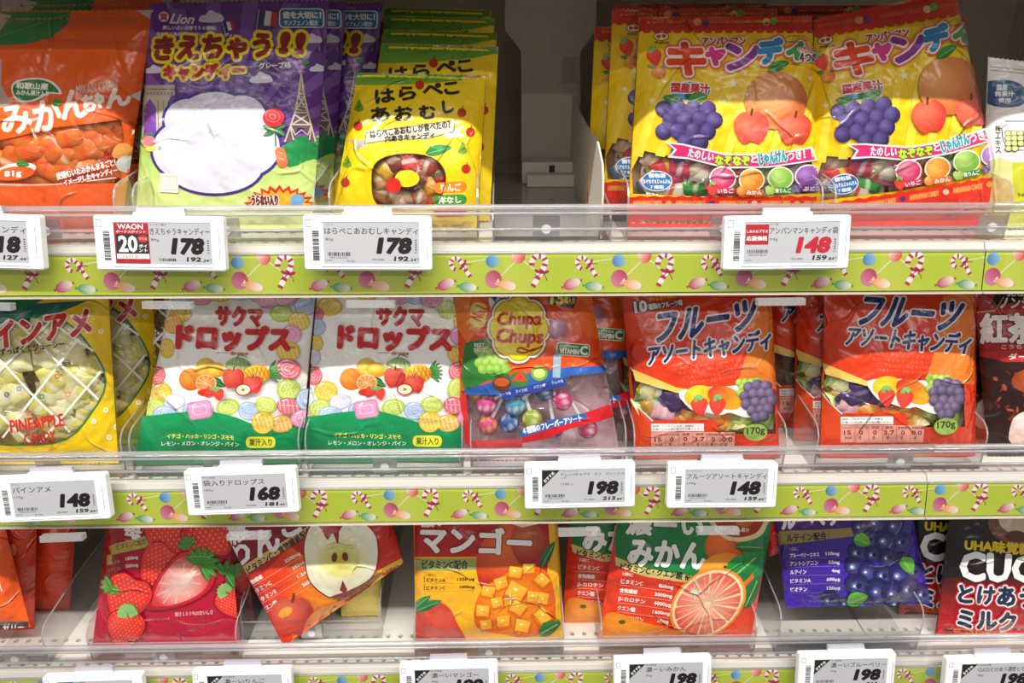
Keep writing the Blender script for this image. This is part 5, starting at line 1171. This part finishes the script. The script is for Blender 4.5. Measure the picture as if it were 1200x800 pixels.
for k in range(9): A.line([(372 + k * 5, 730 - k * 3), (366 + k * 7, 752 - k * 5)], .8, 0xF08070)
b.build()
b = Bag([(392, 590), (446, 590), (447, None), (400, None)], .075, 3, 'pale yellow candy bag in the tray behind the tipped apple bag', full=.010, color=0xE8CC58, seed=13)
A = b.A; b.fill(('l', 0, 640, 0, 740, 0xD8B83A, 0xF0DE7C)); A.line([(400, 730), (412, 738), (440, 738), (446, 730)], 1.2, 0xC8A838); A.text('ビタミンCたっぷりのどにやさしい', 414, 720, 442, 723, 0x8A7A30); A.text('おいしいキャンディー', 414, 725, 442, 728, 0x8A7A30); A.rect(400, 600, 446, 640, 0x8A1420); b.build()
# mango
b = Bag([(484, 572), (648, 572), (660, None), (487, None)], Y0, 3, 'orange mango candy bag with diced mango picture', full=.012, color=0xF6A818, pw=7, seed=14)
A = b.A; b.fill(('l', 0, 640, 0, 755, 0xF4AC10, 0xF8B828)); A.rect(480, 560, 664, 652, ('l', 0, 610, 0, 652, 0xA81418, 0xC0241C)); A.poly([(640, 560), (664, 560), (664, 760), (652, 760), (650, 680), (644, 640)], 0xF0B820); A.rect(480, 560, 486, 762, 0xF4B428)
A.poly([(487, 654), (568, 654), (566, 668), (487, 668)], 0x9CA864); A.text('ビタミンC配合', 495, 656, 548, 666, 0x2A2E1E, bold=.5)
A.ell(600, 660, 42, 50, ('r', 590, 640, 52, 0xE8702A, 0xB81C18), 12); A.ell(622, 640, 22, 30, ('r', 615, 630, 30, 0xC86A3A, 0x9A1A1A), -25)
A.poly([(590, 595), (634, 595), (640, 606), (630, 614), (612, 618), (596, 612)], 0xF2E0B0); A.poly([(594, 595), (632, 595), (636, 605), (626, 611), (612, 614), (598, 609)], 0x8A5A20)
A.text('濃ーい', 490, 582, 590, 612, 0xF4EEEA, 0, bold=1.6, out=[(0x6A0E10, 1)]); A.text('濃い', 494, 600, 524, 617, 0xF4EEEA, 0, bold=1.2)
A.text('マンゴー', 494, 618, 622, 648, 0xF6F1EE, 2, bold=2.6, out=[(0x7A1014, 1.2)])
A.text('1袋に', 500, 671, 511, 674.5, 0x3A3020); rows(A, 500, 556, 676.5, 9.2, (('ビタミンA', '1320 μg'), ('ビタミンC', '1000mg')), 0x2E2A1A, h=4.6, lines=0x9A8A40); A.rect(497, 675, 498, 682, 0x2A7A3A); A.rect(497, 684, 498, 691, 0x2A7A3A)
A.poly([(560, 735), (556, 712), (566, 690), (584, 678), (600, 668), (624, 662), (642, 672), (650, 700), (648, 732), (625, 745), (590, 742)], ('r', 600, 705, 50, 0xF4A01C, 0xE05A10), 4)
rr = random.Random(8)
for x, y, s, r in ((572, 694, 9, 20), (588, 684, 9, -10), (604, 671, 9, 15), (620, 666, 8, 5), (634, 680, 9, 50), (566, 716, 9, 10), (583, 706, 8, -5), (604, 694, 13, 35), (606, 713, 10, 40), (625, 700, 9, 15), (638, 700, 8, -70), (590, 728, 9, 5), (612, 734, 10, 20), (634, 722, 10, 60), (570, 732, 8, 0)):
    A.push(x, y, s, r); A.poly([(-1, -.7), (.9, -.9), (1.05, .6), (-.8, .95)], 0xD85A0C); A.poly([(-.95, -.75), (.7, -.95), (.8, .35), (-.75, .6)], ('l', -1, -1, 1, 1, 0xFCCB3C, 0xF39018)); A.poly([(-.75, .6), (.8, .35), (1.0, .65), (-.7, .95)], 0xE06A12); A.ell(-.2, -.3, .2, .12, 0xFDF0B0, n=8); A.pop()
A.poly([(488, 722), (490, 708), (508, 702), (526, 712), (536, 730), (545, 750), (520, 760), (488, 760)], ('r', 515, 728, 36, 0xE85A4A, 0xC03A20), 4); leaf(A, 486, 716, 34, 6, -22, 0x2E8A4A, 0x14603A); leaf(A, 486, 712, 24, 5, -38, 0x3A9A50, 0x14603A)
leaf(A, 634, 664, 34, 6, -62, 0x2A7A3A, 0x155028); leaf(A, 632, 742, 28, 9, -30, 0x2E7A3A, 0x155028)
for k in range(4): leaf(A, 598, 700, 8, .9, 90 * k, 0xFFFDE8, 0xFFFDE8)
b.build(); b.again(.003, .03, 'orange mango candy bag standing behind the front mango bag')
# mikan
b = Bag([(729, 572), (912, 572), (880, None), (700, None)], Y0, 3, 'green and red citrus candy bag with halved orange picture, in front', full=.014, color=0xE03A20, seed=15)
A = b.A; b.fill(('l', 0, 660, 0, 750, 0xD63020, 0xF04A24)); A.poly([(715, 560), (915, 560), (900, 676), (858, 678), (800, 675), (740, 660), (722, 652)], ('l', 720, 0, 900, 0, 0x12743A, 0x1E8A44))
A.poly([(721, 652), (760, 666), (810, 674), (860, 673), (858, 682), (808, 683), (756, 675), (722, 662)], 0xD2C07C)
A.text('ビタミンC・クエン酸', 727, 664.5, 800, 673, 0x2A2A1A, 9, bold=.55, skew=0, arc=0); A.text('配合', 803, 673.5, 815, 679.5, 0x2A2A1A, 0, bold=.4)
A.text('濃ーい', 734, 602, 824, 627, 0xEDEBE8, 2, bold=2.2, out=[(0x0A4A24, 1)]); A.text('みかん', 737, 634, 826, 664, 0xF4F2EF, 4, bold=2.8, out=[(0x0A4A24, 1.1)])
orange(A, 852, 640, 26, 0xE8501C, 0xC8401A, 0xF07A30); orange(A, 850, 678, 33, hl=0xFBB03A)
A.ell(850, 664, 2.6, 1.8, 0x2A5A20); leaf(A, 860, 640, 44, 8, 2, 0x2E8A4A, 0x165C34)
A.poly([(832, 600), (898, 600), (898, 616), (890, 628), (870, 634), (850, 631), (836, 618)], 0xE8D29A, 3); A.poly([(836, 600), (894, 600), (893, 614), (884, 625), (866, 629), (850, 626), (840, 615)], 0xA82A1C, 3)
A.text('国産みかん果汁', 842, 617, 878, 622, 0xF0D8B0, 4, bold=.3); A.text('使用', 856, 624, 866, 627, 0xF0D8B0, 4); orange(A, 872, 606, 12, 0xD87A2A, 0xB05A20, 0xE89A40)
leaf(A, 852, 682, 52, 16, -42, 0x1E9A44, 0x0E6A30); leaf(A, 872, 712, 42, 10, -66, 0x1C7A3A, 0x0E5A2C)
slice_(A, 829, 706, 49, 36, -38, 0xE02818, 0xF0902C, 0xF8E0B0, 13, 0xF8B090)
for k in range(26): t = 2 * math.pi * k / 26; A.push(829, 706, 1, -38); A.line([(5 * math.cos(t), 4 * math.sin(t)), (40 * math.cos(t + .03), 29 * math.sin(t + .03))], .55, 0xFBD8C0); A.pop()
for k in range(8): leaf(A, 813, 692, 10 if k % 2 == 0 else 6, .9, 45 * k, 0xFFFDF4, 0xFFFDF4)
A.push(757, 697, 1, 7); A.text('1袋に', -30, -24, -18, -20, 0xF4E4DC, bold=.2); rows(A, -31, 30, -16, 10.4, (('ビタミンC', '800mg'), ('食物繊維', '3000mg'), ('β-カロテン', '4000μg'), ('クエン酸', '1600mg'), ('ヘスペリジン', '25mg')), 0xF6E8E2, h=5.4); A.pop()
A.poly([(704, 752), (708, 722), (722, 716), (750, 726), (790, 736), (830, 746), (840, 765), (704, 765)], ('r', 740, 735, 60, 0xF49A2A, 0xE06A14), 3); A.ell(729, 727, 4, 2.4, 0x4A5A20)
b.build(); b.again(-.033, .026, 'green and red citrus candy bag leaning behind, showing its left third', roll=-4)
# piece of a red bag, blueberry, dark caramel
b = Bag([(884, 580), (914, 580), (921, 644), (902, 652)], .05, 3, 'small red bag corner poking out beside the citrus candy bag', full=.006, color=0xD02420, seed=16); b.fill(0xCC201E); b.A.text('りんご', 893, 634, 908, 639, 0xE88070, 8); b.build()
b = Bag([(905, 575), (1064, 575), (1090, 708), (921, 712)], .040, 3, 'purple blueberry candy bag raised in a clear tray', full=.014, color=0x34208A, seed=17)
A = b.A; b.fill(('l', 900, 600, 930, 712, 0x2E1A5E, 0x4426B0)); A.poly([(900, 570), (1004, 570), (1002, 612), (910, 624)], 0x4A1470); A.text('ルーベリー', 916, 598, 998, 616, 0xF0ECF4, -6, bold=2)
A.poly([(908, 628), (914, 622), (998, 618), (1000, 628), (914, 638)], 0x94804C); A.text('ルテイン配合', 922, 624, 968, 633, 0x241C2A, -4, bold=.5)
A.push(956, 666, 1, -1.5); A.text('1袋に', -29, -26, -20, -22, 0xC8B8E0); rows(A, -30, 28, -19, 10, (('ブルーベリーエキス', '150mg'), ('アントシアニン', '53mg'), ('ルテイン', '4mg'), ('ビタミンA', '600μg'), ('ビオチン', '120μg')), 0xECE4F6, h=5.0, lines=0x8070C0); A.pop()
rr = random.Random(9)
for x, y, r in ((1008, 616, 11), (1026, 612, 11), (1048, 615, 12), (1018, 630, 11), (1036, 632, 12), (1056, 634, 11), (1004, 646, 11), (1022, 648, 10), (1040, 652, 12), (1058, 656, 10), (1000, 662, 11), (1016, 668, 12), (1034, 672, 12), (1052, 672, 12), (1070, 668, 10), (1004, 684, 14), (1028, 690, 15), (1046, 692, 15), (1064, 688, 14), (1080, 694, 12), (972, 702, 12), (1012, 704, 11), (1050, 706, 12), (990, 706, 7)): berry(A, x, y, r, 0x1C1C58, (0x9AA2D0, 0x7078B8)[rr.random() < .5], rr.random() < .5)
for x, y, L, r in ((1000, 630, 20, 20), (1056, 652, 22, 60), (992, 706, 26, -22)): leaf(A, x, y, L, 9, r, 0x6FC03A, 0x3A8A2A)
b.build()
b = Bag([(1116, 575), (1270, 575), (1276, None), (1096, None)], Y0, 3, 'black and red milk candy bag at the right edge of the bottom row', full=.015, color=0x1C1414, seed=18)
A = b.A; b.fill(0x1C1516); A.poly([(1090, 676), (1290, 676), (1290, 770), (1090, 770)], ('l', 0, 672, 0, 745, 0x1E1516, 0xD01A24)); A.ell(1192, 612, 34, 26, 0x6A4A36); A.ell(1196, 608, 26, 18, 0xC8B098); A.ell(1190, 628, 12, 7, 0x5A3020)
A.line([(1160, 596), (1164, 616), (1178, 632), (1200, 638)], 2.4, 0x8A4A30, 4)
A.text('UHA味覚糖', 1131, 634, 1208, 647, 0xE0C020, 4, bold=1.4); A.text('CUCU', 1126, 650, 1244, 681, 0xEDEDED, 3, bold=3.2, out=[(0x1A1A1A, .8)])
for t, y, w_ in (('とけあう', 687, 88), ('ミルク', 715, 66)): A.text(t, 1123, y, 1123 + w_, y + 21, 0x1A2A4A, 4, bold=2.0, out=[(0xE0182A, 3.2), (0xF6F2F2, 1.7)])
A.text('COFFEE MILK SWEETS CANDY', 1118, 737, 1180, 742, 0xE88A2A, 3, bold=.3)
b.build(); b.again(-.022, .03, 'black candy bag standing behind the black and red one, left side showing')
b.again(-.040, .060, 'dark red and black candy bag third in line beside the blueberry bag')
# orange bags at the far left
b = Bag([(-90, 575), (44, 575), (40, 742), (-90, 745)], .064, 3, 'deep orange bag standing behind at the left edge of the bottom row', full=.016, color=0xC82A10, seed=20)
A = b.A; b.fill(('l', -60, 0, 66, 0, 0xF04A14, 0xC02808)); A.ell(15, 644, 5, 7, 0xE8907A); A.line([(42, 610), (44, 700)], 1.5, 0xF07030); b.build()
b.again(.020, .028, 'dark orange bag third from the front at the left edge', roll=2)
b = Bag([(-120, 586), (4, 610), (36, 735), (-110, 748)], .036, 3, 'bright orange bag at the left edge of the bottom row, in front', full=.018, color=0xF4581C, lean=13, seed=19)
A = b.A; b.fill(('l', 0, 620, 0, 740, 0xF2561A, 0xF86424)); A.text('み', -12, 644, 4, 662, 0xF8DCC8, 10, bold=.4); A.line([(2, 680), (10, 676), (12, 684), (6, 690)], 1, 0xF8E0D0); A.rect(-20, 728, 34, 742, 0x3A3A34); A.text('ゼリー', 4, 730, 28, 739, 0xE8E8E0, bold=.5); b.build()
# ------------------------------------------------------------------ clear acrylic trays
def tray(row, pxl, pxr, label, h=.042, back=.30, y0=.0175, front=.020, r=.014, left=True, right=True, hook=None):
    z = ZS[row] + .0066; pm = {1: 262, 2: 540, 3: 758}[row]
    xl = aty(pxl, pm, y0).x; xr = aty(pxr, pm, y0).x; cx = (xl + xr) / 2
    t = empty('divider_tray', (cx, y0, z), label=label, cat='shelf tray', group=None); a, b = xl - cx, xr - cx
    prof = [(0.0, 0), (0.0, h - r)] + [(r * (1 - math.cos(R(q))), h - r + r * math.sin(R(q))) for q in (20, 45, 70, 90)] + [(.07, h + .006), (back, h + .012), (back, 0)]
    for on, x in ((left, a), (right, b)):
        if not on: continue
        MB().prof(prof, x - .0005, x + .0005).build('side_wall', 'acrylic', t)
        MB().tube([(x, p[0] + .0003, p[1]) for p in prof[:-1]], .0007, 6).build('wall_edge', 'edge', t)
    MB().box(a, b, 0, .0011, 0.0002, front).build('front_lip', 'acrylic', t)
    MB().tube([(a, .0004, front), (b, .0004, front)], .0006, 6).build('lip_edge', 'edge', t)
    MB().box(a, b, 0, back, 0.0001, .0007).build('base', 'acrylic', t)
    m = (a + b) / 2 if hook is None else aty(hook, pm, y0).x - cx
    MB().box(m - .010, m + .010, -.003, -.0005, .004, front - .002).build('front_clip', 'edge', t)
    MB().tube([(m, -.0036, .0095), (m, -.003, .0095)], .0036, 14).build('clip_knob', 'white', t)
    return t
tray(1, -30, 138, 'clear tray under the orange bag on the top shelf')
tray(1, 160, 370, 'clear tray holding the purple bag')
tray(1, 388, 560, 'clear tray holding the yellow picture bag on the top shelf')
tray(1, 578, 716, 'empty clear tray in the gap on the top shelf', front=.022, hook=640, h=.024)
tray(1, 735, 960, 'clear tray holding the yellow and red bag nearest the gap')
tray(1, 975, 1180, 'clear tray under the rightmost yellow and red bag', hook=1160)
tray(2, -30, 145, 'clear tray under the pineapple bags')
tray(2, 155, 352, 'clear tray holding the left white drops bag')
tray(2, 360, 542, 'clear tray holding the right white drops bag')
tray(2, 552, 732, 'clear tray under the lollipop bags')
tray(2, 742, 918, 'clear tray under the orange fruit bag next to the lollipops')
tray(2, 955, 1150, 'clear tray under the orange fruit bag next to the tea bag')
tray(3, -20, 52, 'clear tray at the left edge of the bottom shelf')
tray(3, 104, 278, 'clear tray holding the strawberry bag', front=.024)
tray(3, 288, 448, 'clear tray behind the tipped apple bag', y0=.045, front=.022)
tray(3, 486, 660, 'clear tray holding the mango bag', front=.024)
tray(3, 704, 884, 'clear tray holding the citrus bag', front=.024)
tray(3, 910, 1074, 'clear tray lifting the blueberry bag', front=.026, h=.052)
# grey fittings seen through the empty slot of the top shelf
z = ZS[1] + .0066
g = empty('shelf_support', (aty(645, 210, .27).x, .28, z), label='grey metal upright standing at the back of the empty slot', cat='support')
X = lambda px, py: aty(px, py, .275).x - g.location.x
Zp = lambda px, py: aty(px, py, .275).z - z
pts = [(592, -20), (592, 36), (611, 60), (611, 214), (680, 214), (680, 60), (699, 36), (699, -20)]
V = [(X(*p), y, Zp(*p)) for y in (-.005, .004) for p in pts]; n = 8
MB().add(V, [tuple(range(n)), tuple(range(n, 2 * n))[::-1]] + [(i, i + n, (i + 1) % n + n, (i + 1) % n) for i in range(n)]).build('upright_plate', 'metal', g)
MB().box(X(622, 80), X(679, 80), -.0062, -.0052, Zp(650, 98), Zp(650, 66)).build('clear_tape', 'cover', g)
MB().box(X(611, 210), X(682, 210), -.03, -.006, .0005, .022).box(X(616, 210), X(678, 210), -.05, -.031, .0005, .012).build('foot_block', 'metal', g)
MB().box(-.003, .003, -.0305, -.030, .006, .019).build('slot', 'deep', g)
xw = .0765
g = empty('slot_wall', (xw, .02, z), label='grey metal side panel between the empty slot and the yellow bags', cat='divider')
MB().prof([(0, 0), (0, .034), (.003, .046), (.010, .055), (.04, .066), (.14, .072), (.30, .09), (.30, 0)], -.0007, .0007).build('panel', 'metal', g)

# ------------------------------------------------------------------ families of repeats
for o in list(COL.objects):
    if o.parent or 'label' not in o: continue
    l, c = o['label'], o['category']
    if c == 'price tag': o['group'] = 'electronic price tags along the rails'
    elif c == 'shelf tray': o['group'] = 'clear trays dividing the shelves'
    elif c == 'shelf rail': o['group'] = 'clear rails with the printed strip'
    elif c == 'shelf': o['group'] = 'white perforated shelves'
    elif c == 'candy bag':
        for key, g in (('drops', 'white drops bags'), ('pineapple', 'yellow pineapple candy bags'), ('assorted fruit', 'orange assorted fruit bags'), ('lollipop', 'lollipop bags'),
                       ('tea ', 'dark tea candy bags'), ('yellow and red', 'yellow and red bags with fruit print'), ('yellow and green', 'yellow and green bags'), ('purple tower', 'purple tower-print bags'),
                       ('clouds and a tower', 'purple tower-print bags'), ('leaf', 'orange leaf-print bags'), ('orange bag second', 'orange leaf-print bags'), ('strawberr', 'strawberry candy bags'),
                       ('mango', 'mango candy bags'), ('citrus candy bag,', 'citrus candy bags'), ('citrus candy bag leaning', 'citrus candy bags'), ('black', 'black and red bags'), ('deep orange', 'orange bags at the left edge'), ('dark orange', 'orange bags at the left edge')):
            if key in l: o['group'] = g; break
